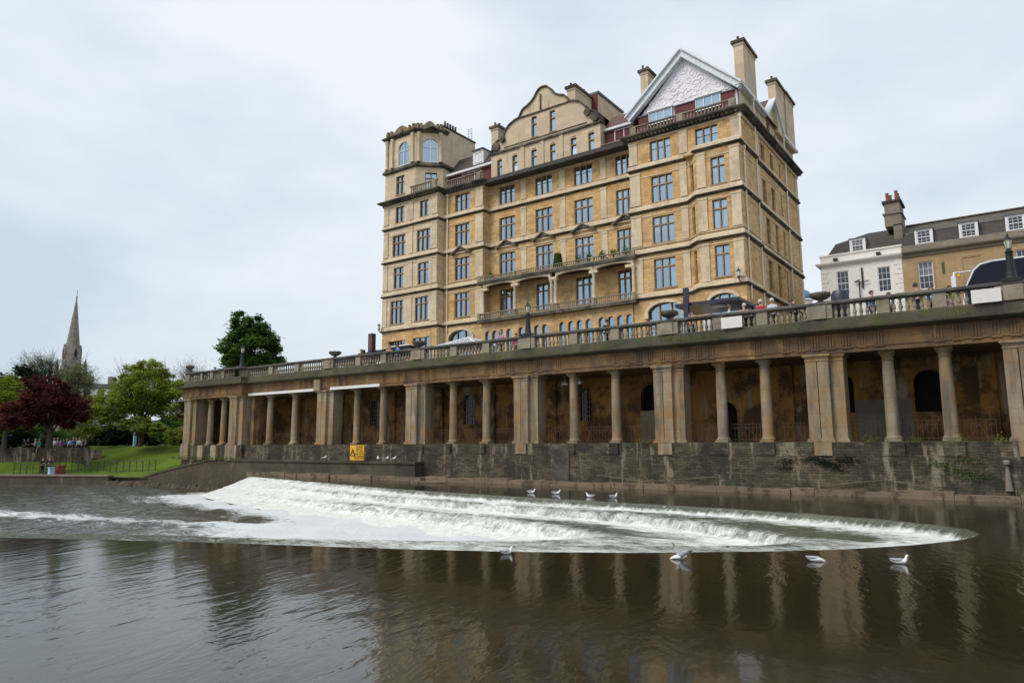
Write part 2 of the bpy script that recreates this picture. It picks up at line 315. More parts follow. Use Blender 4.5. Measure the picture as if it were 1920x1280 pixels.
# still upper water: dark, reflecting, rippled
def water(name, body, foam, amp, s1, rough=0.09, foamattr=False, fcol=(0.8, 0.84, 0.84), ior=1.42, calm=0.22):
    t = NT(name); p = t.pos()
    rot = t.n('ShaderNodeVectorRotate', rotation_type='Z_AXIS'); rot.inputs['Angle'].default_value = R(-17.5); t.l(p, rot.inputs['Vector']); q = rot.outputs[0]
    a = t.noise(q, s1, 2, 0.45, (1.55, 0.5, 1), dist=0.7); b = t.noise(q, s1*3.7, 2, 0.5, (1.3, 0.6, 1), dist=0.6); c = t.noise(p, 0.13, 2, dist=0.5)
    h = t.math('ADD', t.math('MULTIPLY', a, 1.0), t.math('MULTIPLY', b, 0.34))
    h = t.math('MULTIPLY', h, t.ramp(c, 0.38, 0.62, (calm,)*3+(1,), (1.1,)*3+(1,)))
    t.set(Base_Color=body, Roughness=rough); t.b.inputs['IOR'].default_value = ior
    bp = t.bump(h, 1.0, amp)
    if foam or foamattr:
        if foamattr:
            at_ = t.n('ShaderNodeAttribute', attribute_name='foam'); base = at_.outputs['Fac']
        else: base = None
        n1 = t.noise(p, 1.1, 8, 0.72, (0.6, 1.5, 1), dist=1.2); n2 = t.noise(p, 7, 6, 0.75)
        nn = t.math('ADD', t.math('MULTIPLY', n1, 0.7), t.math('MULTIPLY', n2, 0.3))
        v = t.math('ADD', nn, base) if base is not None else nn
        fac = t.ramp(v, foam if foam else 0.85, (foam if foam else 0.85)+0.16)
        fm = t.n('ShaderNodeBsdfPrincipled'); fm.inputs['Roughness'].default_value = 0.7
        t.l(t.mix(t.ramp(n2, 0.3, 0.7), tuple(x*0.78 for x in fcol), fcol), fm.inputs['Base Color'])
        b2 = t.n('ShaderNodeBump'); b2.inputs['Strength'].default_value = 0.7; b2.inputs['Distance'].default_value = 0.15; t.l(nn, b2.inputs['Height']); t.l(b2.outputs[0], fm.inputs['Normal'])
        ms = t.n('ShaderNodeMixShader'); t.l(fac, ms.inputs[0]); t.l(t.b.outputs[0], ms.inputs[1]); t.l(fm.outputs[0], ms.inputs[2]); t.l(ms.outputs[0], t.out.inputs[0])
    return t.mat
M['pool'] = water('upper_water', (0.02, 0.018, 0.009), 0, 0.014, 1.75, rough=0.09, ior=1.52, calm=0.2)
M['lower'] = water('lower_water', (0.06, 0.06, 0.045), 0.68, 0.12, 1.7, foamattr=True, fcol=(0.7, 0.73, 0.73), ior=1.65, calm=0.8, rough=0.05)
# falling water: foam on the weir steps with streaks down the slope
t = NT('weir_water'); at_ = t.n('ShaderNodeAttribute', attribute_name='foam'); ac = t.n('ShaderNodeAttribute', attribute_name='along')
cx = t.n('ShaderNodeCombineXYZ'); t.l(ac.outputs['Fac'], cx.inputs[0]); t.l(t.n('ShaderNodeAttribute', attribute_name='down').outputs['Fac'], cx.inputs[1])
st = t.noise(cx.outputs[0], 1.0, 5, 0.7, (9, 1.2, 1)); fl = t.noise(t.pos(), 2.2, 8, 0.75, dist=1.5, sc=(0.6, 1.5, 1)); fl2 = t.noise(t.pos(), 13, 5, 0.75)
nn = t.math('ADD', t.math('MULTIPLY', st, 0.28), t.math('ADD', t.math('MULTIPLY', fl, 0.52), t.math('MULTIPLY', fl2, 0.2)))
fac = t.ramp(t.math('ADD', t.math('ADD', t.math('MULTIPLY', t.math('SUBTRACT', nn, 0.5), 1.35), t.math('MULTIPLY', t.math('SUBTRACT', t.noise(t.pos(), 0.6, 5, 0.6, (0.7, 1.6, 1), dist=1.5), 0.5), 0.6)), at_.outputs['Fac']), 0.24, 0.56)
t.set(Base_Color=t.mix(t.ramp(st, 0.35, 0.65), (0.05, 0.055, 0.035), (0.13, 0.14, 0.09)), Roughness=0.12); t.bump(nn, 1.0, 0.12)
fm = t.n('ShaderNodeBsdfPrincipled'); fm.inputs['Roughness'].default_value = 0.75
t.l(t.mix(t.ramp(nn, 0.35, 0.6), (0.42, 0.43, 0.37), (0.78, 0.8, 0.77)), fm.inputs['Base Color'])
b2 = t.n('ShaderNodeBump'); b2.inputs['Strength'].default_value = 0.55; b2.inputs['Distance'].default_value = 0.1; t.l(nn, b2.inputs['Height']); t.l(b2.outputs[0], fm.inputs['Normal'])
ms = t.n('ShaderNodeMixShader'); t.l(fac, ms.inputs[0]); t.l(t.b.outputs[0], ms.inputs[1]); t.l(fm.outputs[0], ms.inputs[2]); t.l(ms.outputs[0], t.out.inputs[0]); M['weir'] = t.mat

# ---------------------------------------------------------------- ground, water, weir
def struct(o): o['kind'] = 'structure'; return o
mb = MB().quad((-2500, -2500, -5.2), (2500, -2500, -5.2), (2500, 2500, -5.2), (-2500, 2500, -5.2)); struct(mb.build('riverbed', M['gravel']))
C1f = [(-48, 32.4), (-44, 31.2), (-40, 30.2), (-33, 28.4), (-27, 26.9), (-22, 26.2), (-17.5, 25.7), (-13, 25.4), (-9, 25.2), (-6, 24.9), (-3.7, 24.2), (-2.2, 23.4), (-1.5, 22.7)]
C1n = [(-1.2, 21.8), (-1.25, 21), (-1.5, 20.2), (-2.3, 18.7), (-3.5, 17.1), (-4.8, 15.9), (-7, 14.2), (-9.2, 12.9), (-11.8, 11.7), (-14.1, 10.8), (-16.8, 9.7), (-19.2, 8.6), (-22, 7.3), (-30, 3.5), (-45, -3.5), (-60, -11)]
C1 = C1f+C1n
up = C1+[(-60, -80), (220, -80), (220, 34.6), (-48, 34.6)]
mb = MB(); tri = tessellate_polygon([[Vector((x, y, 0)) for x, y in up]]); mb.add([(x, y, -2.35) for x, y in up], [tuple(q) for q in tri])
struct(mb.build('river_water', M['pool']))
def resample(P, n):
    d = [0]
    for a, b in zip(P, P[1:]): d.append(d[-1]+math.hypot(b[0]-a[0], b[1]-a[1]))
    # Catmull-Rom over chord-length
    out_ = []
    for i in range(n):
        s = d[-1]*i/(n-1); k = max(j for j in range(len(d)) if d[j] <= s+1e-9); k = min(k, len(P)-2)
        tt = (s-d[k])/(d[k+1]-d[k]); p0, p1, p2, p3 = P[max(k-1, 0)], P[k], P[k+1], P[min(k+2, len(P)-1)]
        out_.append(tuple(0.5*((2*p1[c])+(-p0[c]+p2[c])*tt+(2*p0[c]-5*p1[c]+4*p2[c]-p3[c])*tt*tt+(-p0[c]+3*p1[c]-3*p2[c]+p3[c])*tt**3) for c in (0, 1)))
    return out_
NF, NN = 260, 160
crest = resample(C1f+[C1n[0]], NF)+resample(C1n, NN)[1:]
c2 = resample([(-48.5, 31.3), (-44.5, 30.1), (-36.6, 28.1), (-30, 26.7), (-25.6, 25.9), (-19, 25.0), (-14, 24.5), (-10.9, 23.9), (-8.5, 22.8), (-6.6, 21.7), (-5.4, 20.9)], NF)+resample([(-5.4, 20.9), (-5.2, 20.2), (-6, 18.7), (-8.5, 17), (-12, 15), (-18, 12.3), (-25, 9), (-47, -1), (-60, -7)], NN)[1:]
c3 = resample([(-48.9, 30.4), (-45, 29), (-36, 26.9), (-30, 25.8), (-26, 25.1), (-20.2, 23.9), (-16.6, 23.4), (-14, 22.7), (-12.6, 21.8)], NF)+resample([(-12.6, 21.8), (-12, 20.8), (-12.4, 19.6), (-14.5, 17.8), (-19, 15.3), (-26, 12.2), (-47, 3), (-60, -3)], NN)[1:]
c4 = resample([(-49.4, 29.2), (-45.4, 27.6), (-37, 25.5), (-30.6, 24.2), (-25, 23.2), (-19.5, 22.3), (-16.2, 21.8), (-14.6, 21.3), (-14, 20.9)], NF)+resample([(-14, 20.9), (-14, 20.3), (-14.6, 19.5), (-16.4, 18.2), (-21, 16), (-28, 13), (-48, 5), (-60, 0)], NN)[1:]
vs, fs, fo, al, dn = [], [], [], [], []
rows = []
ZW = (-2.35, -2.62, -3.02, -3.62)
random.seed(3)
N = len(crest); rr = [random.uniform(-1, 1) for _ in range(N+8)]
for i in range(N):
    A, B, C, D = (Vector((*c[i], 0)) for c in (crest, c2, c3, c4))
    left = min(1.0, max(0.0, (-A.x-20)/22)) if i < NF else 0.3       # the far left runs all white
    j = sum(rr[i:i+5])/5
    def at(P, Q, dist, frac=None):
        v = Q-P; ln = v.length
        return P+v*(min(dist, ln*0.45)/ln if frac is None else frac)
    row = [(A, ZW[0]+0.002, 0.0), (at(A, B, 0.12), ZW[0]-0.02, 0.14+.35*left), (at(A, B, 0.24), ZW[0]-0.12, 0.2+.35*left), (at(A, B, 0.34+0.05*j), ZW[1]+0.02, 0.5), (at(A, B, 0.6), ZW[1]-0.01, 0.66)]
    tip2 = abs(i-NF); e1 = 0.56-0.36*min(1, max(0, (A.x+16)/13))*(1 if i < NF else 0.5)
    row += [(at(A, B, 0, 0.6), ZW[1]+0.02*j, max(e1, left*0.62)), (at(A, B, 0, 0.86), ZW[1]+0.01, max(e1-0.05, left*0.6))]
    row += [(B, ZW[1]-0.03, 0.3+0.25*left), (at(B, C, 0.14), ZW[1]-0.1, 0.42+0.2*left), (at(B, C, 0.27), ZW[2]+0.08, 0.48+0.2*left), (at(B, C, 0.4+0.06*j), ZW[2]+0.03, 0.62), (at(B, C, 0.75), ZW[2], 0.66)]
    e2 = 0.58-0.36*min(1, max(0, (B.x+17)/8))*(1 if i < NF else 0.5)
    row += [(at(B, C, 0, 0.65), ZW[2]+0.03*j, max(e2, left*0.62)), (at(B, C, 0, 0.88), ZW[2]+0.01, max(e2-0.06, left*0.6))]
    row += [(C, ZW[2]-0.04, 0.36+0.25*left), (at(C, D, 0.2), ZW[2]-0.15, 0.46+0.2*left), (at(C, D, 0.4), ZW[2]-0.38, 0.5+0.2*left), (at(C, D, 0.55+0.08*j), ZW[3]+0.08, 0.6), (at(C, D, 0.95), ZW[3]+0.03, 0.68), (D, ZW[3]-0.22, 0.62)]
    if i >= NF:
        q_ = 1-min(1, max(0, (-A.x-9)/8))
        row = [(p_, z_, f_*(.35+.65*q_)) for p_, z_, f_ in row]
    if i < NF and left > 0:      # the far left end is one continuous white slope
        tt_ = [0]
        for q0, q1 in zip(row, row[1:]): tt_.append(tt_[-1]+(q1[0]-q0[0]).length)
        row = [(p_, z_*(1-left)+left*(ZW[0]+(ZW[3]-.05-ZW[0])*(t_/tt_[-1])**.8), f_) for (p_, z_, f_), t_ in zip(row, tt_)]
    dist = 0
    for k, (p, z, fm_) in enumerate(row):
        if k: dist += (Vector((*p.xy, z))-Vector((row[k-1][0].x, row[k-1][0].y, row[k-1][1]))).length
        n_ = random.uniform(-1, 1)*0.035 if k in (4, 5, 6, 11, 12, 13, 18) else 0
        vs.append((p.x, p.y, z+n_)); fo.append(fm_); al.append(i*0.2 if i < NF else NF*0.2+(i-NF)*0.45); dn.append(dist)
    rows.append(len(row))
K = rows[0]
fs = [(i*K+k, (i+1)*K+k, (i+1)*K+k+1, i*K+k+1) for i in range(N-1) for k in range(K-1)]
wm = MB().add(vs, fs); wo = struct(wm.build('weir_water', M['weir'], smooth=True))
for nm, arr in (('foam', fo), ('along', al), ('down', dn)):
    a_ = wo.data.attributes.new(nm, 'FLOAT', 'POINT'); a_.data.foreach_set('value', arr)
# weir basin + river below, one sheet with foam spread as an attribute
def segd(p, P):
    best = 1e9
    for a, b in zip(P, P[1:]):
        ax, ay = a; bx, by = b; dx, dy = bx-ax, by-ay; t_ = max(0, min(1, ((p[0]-ax)*dx+(p[1]-ay)*dy)/(dx*dx+dy*dy+1e-9)))
        best = min(best, math.hypot(p[0]-ax-t_*dx, p[1]-ay-t_*dy))
    return best
foot = c4[:NF:8]
gx = [-9+(-0.6)*i for i in range(105)]+[-72-3*i for i in range(1, 20)]+[-140-30*i for i in range(1, 12)]
gy = [-60, -40, -25, -15, -8]+[-4+0.6*i for i in range(65)]+[36, 40]
vs, fo = [], []
random.seed(5)
def sm0(a, b, x):
    x = max(0, min(1, (x-a)/(b-a))); return x*x*(3-2*x)
for y in gy:
    for x in gx:
        d = segd((x, y), foot) if -60 < x and y > 2 else 99
        f = 0.55*math.exp(-d/3.5)+0.42*math.exp(-max(0, d-4)/10)*sm0(-36, -20, x)*(1 if y > 11 else .6)+.16*sm0(-16, -11, x)*(y > 12)
        if y > 33.0: f = 0
        # the calmer brown patch beside the far-left foot of the falls
        patch = math.exp(-(((x+36)/9)**2+((y-21.5)/2.0)**2)); f -= 0.30*patch
        f += 0.10*math.exp(-(((x+45)/16)**2+((y-15)/5)**2))
        z = -3.72+(0.05*math.sin(x*1.7+y*0.9)+0.05*math.sin(x*0.8-y*1.9+1)+random.uniform(-0.03, 0.03))*(1 if x > -75 else 0)
        if -75 < x < -20: f += .2*math.exp(-(segd((x, y), [(-75, 13), (-50, 15.5), (-40, 17.1), (-34, 19), (-29, 20.2), (-24, 19.5)])/1.0)**2)
        vs.append((x, y, z)); fo.append(f)
nx = len(gx)
fs = [(j*nx+i, j*nx+i+1, (j+1)*nx+i+1, (j+1)*nx+i) for j in range(len(gy)-1) for i in range(nx-1)]
lo = struct(MB().add(vs, fs).build('lower_river_water', M['lower'], smooth=True))
a_ = lo.data.attributes.new('foam', 'FLOAT', 'POINT'); a_.data.foreach_set('value', fo)
# ---------------------------------------------------------------- park ground at the left, city ground behind the colonnade
SH = [(-57.5, 34.3), (-61.5, 34.0), (-67, 33.6), (-72, 33.2), (-78, 31.2), (-84, 28.4), (-92, 24.5), (-105, 17), (-150, -10), (-260, -80)]
def shore(phi):
    d = Vector((-math.cos(phi), math.sin(phi)))
    for a, b in zip(SH, SH[1:]):
        a, b = Vector(a), Vector(b); e = b-a; den = d.x*e.y-d.y*e.x
        if abs(den) < 1e-9: continue
        tt = (a.x*e.y-a.y*e.x)/den; uu = (a.x*d.y-a.y*d.x)/den
        if -1e-6 <= uu <= 1+1e-6 and tt > 0: return tt
    return 75
def sm(a, b, x):
    x = max(0, min(1, (x-a)/(b-a))); return x*x*(3-2*x)
def ground_z(phi, s):
    deg = math.degrees(phi)
    left = 1-sm(22.6, 23.6, deg)                       # 1 where the terrace wall holds the park up
    z0 = -3.05+1.75*sm(27.2, 30.2, deg)
    lawn = z0+(-0.12-z0)*sm(1.5, 21, s)
    low = -2.95+0.35*sm(2, 6, s)
    w_s = 1 if s > 8.6 else 0
    return lawn*(1-left)+left*(low*(1-w_s)+(-1.0+.85*sm(16, 40, s))*w_s)
S_ = [0.0, 1, 2, 3, 4, 5, 6, 7, 8, 8.55, 8.65, 10, 12, 14, 16, 18, 20, 22, 26, 32, 40, 60, 90, 140, 220, 400, 900, 2200]
PH = [R(-16+0.5*i) for i in range(0, 94)]
vs = []
for ph in PH:
    d0 = shore(ph)
    for s in S_:
        hill = 0 if s < 140 else 0
        vs.append((-math.cos(ph)*(d0+s), math.sin(ph)*(d0+s), ground_z(ph, s)+hill))
k = len(S_); fs = [(i*k+j, i*k+j+1, (i+1)*k+j+1, (i+1)*k+j) for i in range(len(PH)-1) for j in range(k-1)]
struct(MB().add(vs, fs).build('park_lawn', M['grass'], smooth=True))
vs = []; PH2 = PH[58:90]
for ph in PH2:
    d0 = shore(ph)
    for s in (0.3, 2.0): vs.append((-math.cos(ph)*(d0+s), math.sin(ph)*(d0+s), ground_z(ph, s)+0.03))
struct(MB().add(vs, [(2*i, 2*i+1, 2*i+3, 2*i+2) for i in range(len(PH2)-1)]).build('riverside_path', M['gravel']))
# far hill
def hill(name, pts, h, mat, dist):
    vs = []
    for a, hh in pts:
        ph = R(a)
        for s, q in ((0, 0), (60, 0.55), (140, 1.0), (400, 0.9)): vs.append((-math.cos(ph)*(dist+s), math.sin(ph)*(dist+s), q*hh*h-0.4))
    n = len(pts); return struct(MB().add(vs, [(i*4+j, i*4+j+1, (i+1)*4+j+1, (i+1)*4+j) for i in range(n-1) for j in range(3)]).build(name, mat, smooth=True))
M['hillgreen'] = leaf('far_hill_wood', (0.03, 0.055, 0.05), (0.05, 0.085, 0.07), 0)
hill('wooded_hill', [(-10, .8), (5, 1), (15, 1.05), (19, 1), (21, .7), (24, .62), (28, .75), (33, .6), (45, .5), (60, .4)], 36, M["hillgreen"], 700)
# city side: paving at street level behind the colonnade
mb = MB(); mb.box(-60.6, 39.02, 5.0, 300, 41.5, 5.38); mb.box(-57.5, 41.5, 0, 300, 420, 5.38); struct(mb.build('street_paving', M['road']))

# retaining river wall running down to the left of the colonnade
WY = 33.75
ol = [(-51.4, -5), (-51.4, -1.22), (-55.2, -1.24), (-58.5, -1.7), (-61.6, -2.15), (-66.5, -2.95), (-72, -3.05), (-72, -5)]
o = MB().prism(ol, (0, WY, 0), (1, 0, 0), (0, 0, 1), (0, 0.6, 0)).build('river_wall', M['brickwall'], at=(-60, WY, -4)); tag(o, 'brown stone river wall with a sloping top, left of the weir and below the pavilion', 'wall')
cp = MB()
for a, b in (((-51.4, -1.22), (-55.2, -1.24)), ((-55.2, -1.24), (-61.6, -2.15)), ((-61.6, -2.15), (-66.5, -2.95))):
    cp.prism([(a[0], a[1]), (a[0], a[1]+0.12), (b[0], b[1]+0.12), (b[0], b[1])], (0, WY-0.07, 0), (1, 0, 0), (0, 0, 1), (0, 0.5, 0))
cp.build('coping', M['parapet'], o)
# rocky toe of that wall and of the low bank
random.seed(11)
def toe(name, P, label, h=0.5):
    mb = MB()
    for a, b in zip(P, P[1:]):
        n = max(2, int(math.hypot(b[0]-a[0], b[1]-a[1])/0.45))
        for i in range(n):
            f = i/n; x = a[0]+(b[0]-a[0])*f; y = a[1]+(b[1]-a[1])*f; r = random.uniform(0.25, 0.55)
            mb.lathe((x+random.uniform(-.2, .2), y-random.uniform(0, .3), -3.95), [(r*1.2, 0), (r*1.1, h*.5), (r*.7, h*random.uniform(.7, 1.1)), (0.05, h*random.uniform(.9, 1.25))], 6, random.random()*3, random.uniform(.7, 1.5), 1)
    o = mb.build(name, M['brickwall'], at=(P[0][0], P[0][1], -3.9)); tag(o, label, 'rocks', kind='stuff'); return o
toe('rock_rubble', [(-48.6, 33.0), (-52, 33.3), (-56, 33.55), (-66, 33.55), (-72, 33.1)], 'brown broken rocks along the foot of the river wall', 0.55)
lw = MB(); P = [(-72, 33.2), (-78, 31.2), (-84, 28.4), (-92, 24.5), (-105, 17), (-150, -10)]
lw.sweep(P[::-1], [(0.15, -5), (0.12, -3.0), (-0.5, -3.0), (-0.5, -5)])
o = lw.build('river_bank_wall', M['brickwall'], at=(-80, 30, -4)); tag(o, 'low brown stone bank wall along the far left water edge', 'wall')
cp = MB().sweep(P[::-1], [(0.22, -3.0), (0.22, -2.86), (-0.5, -2.86), (-0.5, -3.0)]); cp.build('coping', M['greystone'], o)
# park terrace wall with people behind
tw = []
for deg in [8+0.5*i for i in range(0, 32)]:
    ph = R(deg); d = shore(ph)+8.6; tw.append((-math.cos(ph)*d, math.sin(ph)*d))
mb = MB()
prof_n = len(tw)
for i in range(prof_n-1):
    a, b = tw[i], tw[i+1]; za = -0.22; u_ = Vector((b[0]-a[0], b[1]-a[1], 0)); n_ = Vector((u_.y, -u_.x, 0)).normalized()*-1
    mb.add([(a[0], a[1], -3), (b[0], b[1], -3), (b[0], b[1], za), (a[0], a[1], za), (a[0]*1.005, a[1]*1.005, za), (b[0]*1.005, b[1]*1.005, za)], [(0, 1, 2, 3), (3, 2, 5, 4)])
o = mb.build('terrace_wall', M['rubble'], at=(-85, 30, -2.6)); tag(o, 'old mossy stone terrace wall below the crowd in the park', 'wall')
pi = MB().box(-86.9, 27.4, -3, -86.1, 28.1, -0.2); tag(pi.build('gate_pier', M['greystone'], at=(-86.5, 27.7, -3)), 'tall stone pier at the far left end of the terrace wall', 'pier')

# ---------------------------------------------------------------- the colonnade
col = thing('riverside_colonnade', (-27, 35, -0.6), 'long weathered stone colonnade of columns and paired piers above the river', 'colonnade')
YF = 34.4
# back wall with arched windows and doorways
BW = 39.0
holes = [arch(-42.15+60.5, -41.1+60.5, 3.0, .4, 1.4), arch(-32.6+60.5, -31.5+60.5, 2.9, .5, 1.3), arch(-22.95+60.5, -22.1+60.5, 2.9, .45, 1.35), arch(-18.65+60.5, -17.5+60.5, 2.8, .6, 1.85),
         arch(-14.1+60.5, -12.9+60.5, 1.6, .6, -0.04), arch(-8.0+60.5, -6.9+60.5, 2.9, .45, 1.4), arch(-4.25+60.5, -3.0+60.5, 2.75, .6, 1.35), arch(-48.6+60.5, -47.6+60.5, 2.7, .5, 1.3), arch(3+60.5, 4.2+60.5, 2.8, .6, 1.35), arch(-57.9+60.5, -56.6+60.5, 1.8, .5, -0.04)]
mb = MB().wall((-60.5, BW), (12, BW), -0.1, 4.4, holes, 0.35); mb.build('rear_wall', M['inner'], col)
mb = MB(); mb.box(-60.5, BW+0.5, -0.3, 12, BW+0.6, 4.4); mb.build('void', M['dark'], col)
bars = [(-42.15, -41.1, 1.4, 3.4), (-32.6, -31.5, 1.3, 3.4), (-22.95, -22.1, 1.35, 3.35)]
for x0, x1, z0, z1 in bars:
    mb = MB(); mb.box(x0, BW+0.18, z0, x1, BW+0.2, z1); mb.build('grille_backing', M['dglass'], col)
    mb = MB(); n = 5
    for i in range(n+1): mb.tube((x0+(x1-x0)*i/n, BW+.1, z0), (x0+(x1-x0)*i/n, BW+.1, z1), .025, n=5)
    for i in range(1, 7): mb.tube((x0, BW+.1, z0+(z1-z0)*i/7), (x1, BW+.1, z0+(z1-z0)*i/7), .02, n=5)
    mb.build('window_grille', M['column'], col)
mb = MB().box(-18.7, BW-.03, -0.05, -17.45, BW+.1, 1.85); mb.build('pale_panel', M['column'], col)
mb = MB()
for x0, x1 in ((-9.6, -4.7), (-8.0, -3.0)): pass
mb.box(-6.9, BW-.012, 0, -4.35, BW+.1, 2.0); mb.build('patched_plaster', M['greystone'], col)
mb = MB()
for x0, x1 in ((-35.15, -34.4), (-40.2, -39.25), (-30.1, -29.6), (-46, -45.3), (-51.5, -50.7), (-25.3, -24.6), (-16.4, -15.6), (-10.5, -9.8), (-1.6, -.9)): mb.nx().box(x0, BW-.22, -.05, x1, BW+.05, 3.97)
mb.parts('rear_pilaster', M['inner'], col)
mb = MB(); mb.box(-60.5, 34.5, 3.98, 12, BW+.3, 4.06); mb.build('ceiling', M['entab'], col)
mb = MB(); mb.box(-60.5, 34.5, -.3, 12, BW+.3, -.04); mb.build('walkway_floor', M['quay'], col)
mb = MB(); mb.box(-60.5, 34.6, 5.2, 12, 39.0, 5.39); mb.build('terrace_slab', M['road'], col)
for x, y in ((-22.4, 36.4), (-21.3, 36.2)):
    mb = MB(); mb.tube((x, y, 3.97), (x, y, 3.7), .02); mb.lathe((x, y, 3.42), [(.22, 0), (.24, .1), (.12, .24), (.04, .3)], 10); mb.build('hanging_lamp', M['silver'], col)
mb = MB().box(-16.9, BW-.2, 1.3, -16.5, BW, 1.95); mb.build('meter_box', M['greystone'], col)
mb = MB().box(-16.3, BW-.2, 1.35, -15.9, BW, 1.85); mb.build('meter_box', M['board'], col)
# columns
def column(x, y, name='column'):
    p = [(.235, .0)] ; mb = MB()
    mb.box(x-.33, y-.33, -.06, x+.33, y+.33, .06)
    mb.lathe((x, y, .06), [(.33, 0), (.34, .05), (.31, .1), (.285, .13), (.275, .17), (.27, .25), (.268, 1.3), (.25, 2.6), (.235, 3.36), (.232, 3.44), (.265, 3.47), (.265, 3.5), (.235, 3.52), (.235, 3.6), (.3, 3.69), (.315, 3.75)], 20)
    mb.box(x-.33, y-.33, 3.81, x+.33, y+.33, 3.93)
    return mb.build(name, M['column'], col, smooth='auto')
for x in (-49.55, -46.37, -39.2, -36.5, -30.05, -27.3, -20.94, -18.24, -12.3, -10.1, -4.73, -2.56, 2.7, 4.9): column(x, 35.0)
for x in (-57.3, -55.3): column(x, 34.5)
def pier(x, y=34.5, w=.92, pw=.5, proj=.32, d=.9):
    mb = MB()
    for (x0, x1, y0, y1) in ((x-pw+.03, x+pw+.57, y, y+d), (x-pw, x-.02, y-proj*.7, y+.02), (x+.02, x+pw, y-proj*.7, y+.02)):
        e = 0
        mb.box(x0, y0, .12, x1, y1, 3.62)
        for z0, z1, q in ((-.06, .05, .09), (.05, .12, .05), (3.62, 3.67, .03), (3.67, 3.78, 0), (3.78, 3.84, .05), (3.84, 3.93, .1)):
            mb.box(x0-q, y0-q, z0, x1+q, y1+q*(1 if y1 > y+.1 else 0), z1) if x1 != x-.02 and x0 != x+.02 else (mb.box(x-pw-q, y0-q, z0+.002, x+pw+q, y1, z1+.002) if x1 == x-.02 else None)
    mb.build('pier', M['column'], col)
    mb = MB(); mb.box(x-pw*.6, y-proj-.06, -.72, x+pw*.9, y-proj+.3, -.07); mb.build('pier_footing', M['column'], col)
for x in (-42.35, -33.15, -24.2, -15.15, -7.55, 0.0, 7.4): pier(x)
pier(-52.95, 34.0, .9, .5, .3, 1.2); pier(-59.9, 34.0, .95, .5, .3, 1.2)
mb = MB(); mb.nx().box(-60.5, 34.2, -.05, -59.9, BW, 3.95); mb.nx().box(-51.6, 34.6, -.05, -51.2, 36, 3.95); mb.parts('pavilion_side_wall', M['entab'], col)
# entablature: architrave, frieze with triglyphs, cornice
PATH = [(-60.7, 40), (-60.7, 33.75), (-51.75, 33.75), (-51.75, 34.35), (12, 34.35)]
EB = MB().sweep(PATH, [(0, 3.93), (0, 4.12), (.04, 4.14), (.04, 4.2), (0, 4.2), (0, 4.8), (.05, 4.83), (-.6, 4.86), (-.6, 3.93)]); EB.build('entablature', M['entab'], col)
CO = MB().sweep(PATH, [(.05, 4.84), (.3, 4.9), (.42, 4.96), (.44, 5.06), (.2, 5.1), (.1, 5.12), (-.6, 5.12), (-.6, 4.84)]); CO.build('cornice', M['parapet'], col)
tg = MB(); random.seed(21)
pc = [-42.35, -33.15, -24.2, -15.15, -7.55, 0.0, 7.4]
for c in pc:
    for k_ in range(-4, 5):
        x = c+k_*.66
        if random.random() < .12: continue
        tg.nx()
        for j in range(3): tg.box(x-.17+j*.12, 34.31, 4.22, x-.1+j*.12, 34.36, 4.78)
        tg.box(x-.19, 34.29, 4.1, x+.19, 34.36, 4.14)
for x in (-59.9, -58.9, -57.9, -56.9, -55.9, -54.9, -53.9):
    tg.nx()
    for j in range(3): tg.box(x-.17+j*.12, 33.71, 4.22, x-.1+j*.12, 33.76, 4.78)
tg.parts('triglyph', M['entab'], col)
for x0, x1 in ((-51.6, -43.3), (-41.4, -36.2)):
    MB().box(x0, 34.24, 3.93, x1, 34.36, 4.13).build('white_beam', M['board'], col)
MB().box(-43.1, 34.1, 3.94, -42.4, 34.3, 4.78).build('pale_block', M['column'], col)
# iron railings between columns
spans = [(-51.6, -49.9), (-49.2, -46.7), (-46.0, -43.3), (-41.4, -39.5), (-38.9, -36.8), (-36.2, -34.1), (-32.2, -30.4), (-29.7, -27.6), (-27, -25.2), (-23.2, -21.3), (-20.6, -18.6), (-17.9, -16.1), (-14.2, -12.6), (-12, -10.4), (-9.8, -8.5), (-6.6, -5.1), (-4.4, -2.9), (-2.2, -1.0), (1, 2.4), (3, 4.6)]
for x0, x1 in spans:
    mb = MB(); n = max(6, int((x1-x0)/.17)); y = 35.35
    for i in range(n+1):
        x = x0+(x1-x0)*i/n; mb.box(x-.012, y-.012, -.03, x+.012, y+.012, .86+(.12 if i % 3 == 0 else 0))
    for z in (.08, .66, .84): mb.box(x0, y-.015, z, x1, y+.015, z+.025)
    m_ = (x0+x1)/2
    mb.tube((x0+.3, y-.02, .1), (m_, y-.02, .66), .015, n=4); mb.tube((m_, y-.02, .66), (x1-.3, y-.02, .1), .015, n=4)
    mb.build('iron_railing', M['rustiron'], col)
# wall below the colonnade
bw = thing('river_retaining_wall', (-27, 34.2, -2.4), 'dark mossy rubble wall carrying the colonnade down to the upper river', 'wall')
mb = MB(); mb.box(-31.9, 34.12, -3.0, 12, 34.6, -.66); mb.box(-31.9, 34.2, -.66, 12, 34.6, -.06); mb.build('rubble_face', M['rubble'], bw)
mb = MB()
for x in (-30.05, -27.3, -20.94, -18.24, -12.3, -10.1, -4.73, -2.56): mb.nx().box(x-.5, 34.08, -.64, x+.5, 34.3, -.06)
mb.nx().box(-60.6, 33.85, -2.6, -51.6, 34.6, -.06); mb.box(-51.6, 34.1, -2.6, -31.9, 34.6, -.06); mb.parts('plinth_block', M['rubble'], bw)
mb = MB()
for x0, x1 in ((-60.5, -59.2), (-57.7, -56.9), (-55.7, -54.9), (-53.55, -52.0)): mb.nx().box(x0, 33.62, -1.3, x1, 33.9, -.06)
mb.parts('pavilion_plinth', M['column'], bw)
mb = MB(); mb.box(-51.4, 33.4, -5, -31.9, 34.15, -1.32); mb.box(-51.5, 33.3, -1.32, -31.8, 34.12, -1.18); mb.build('quay_block', M['quay'], bw)
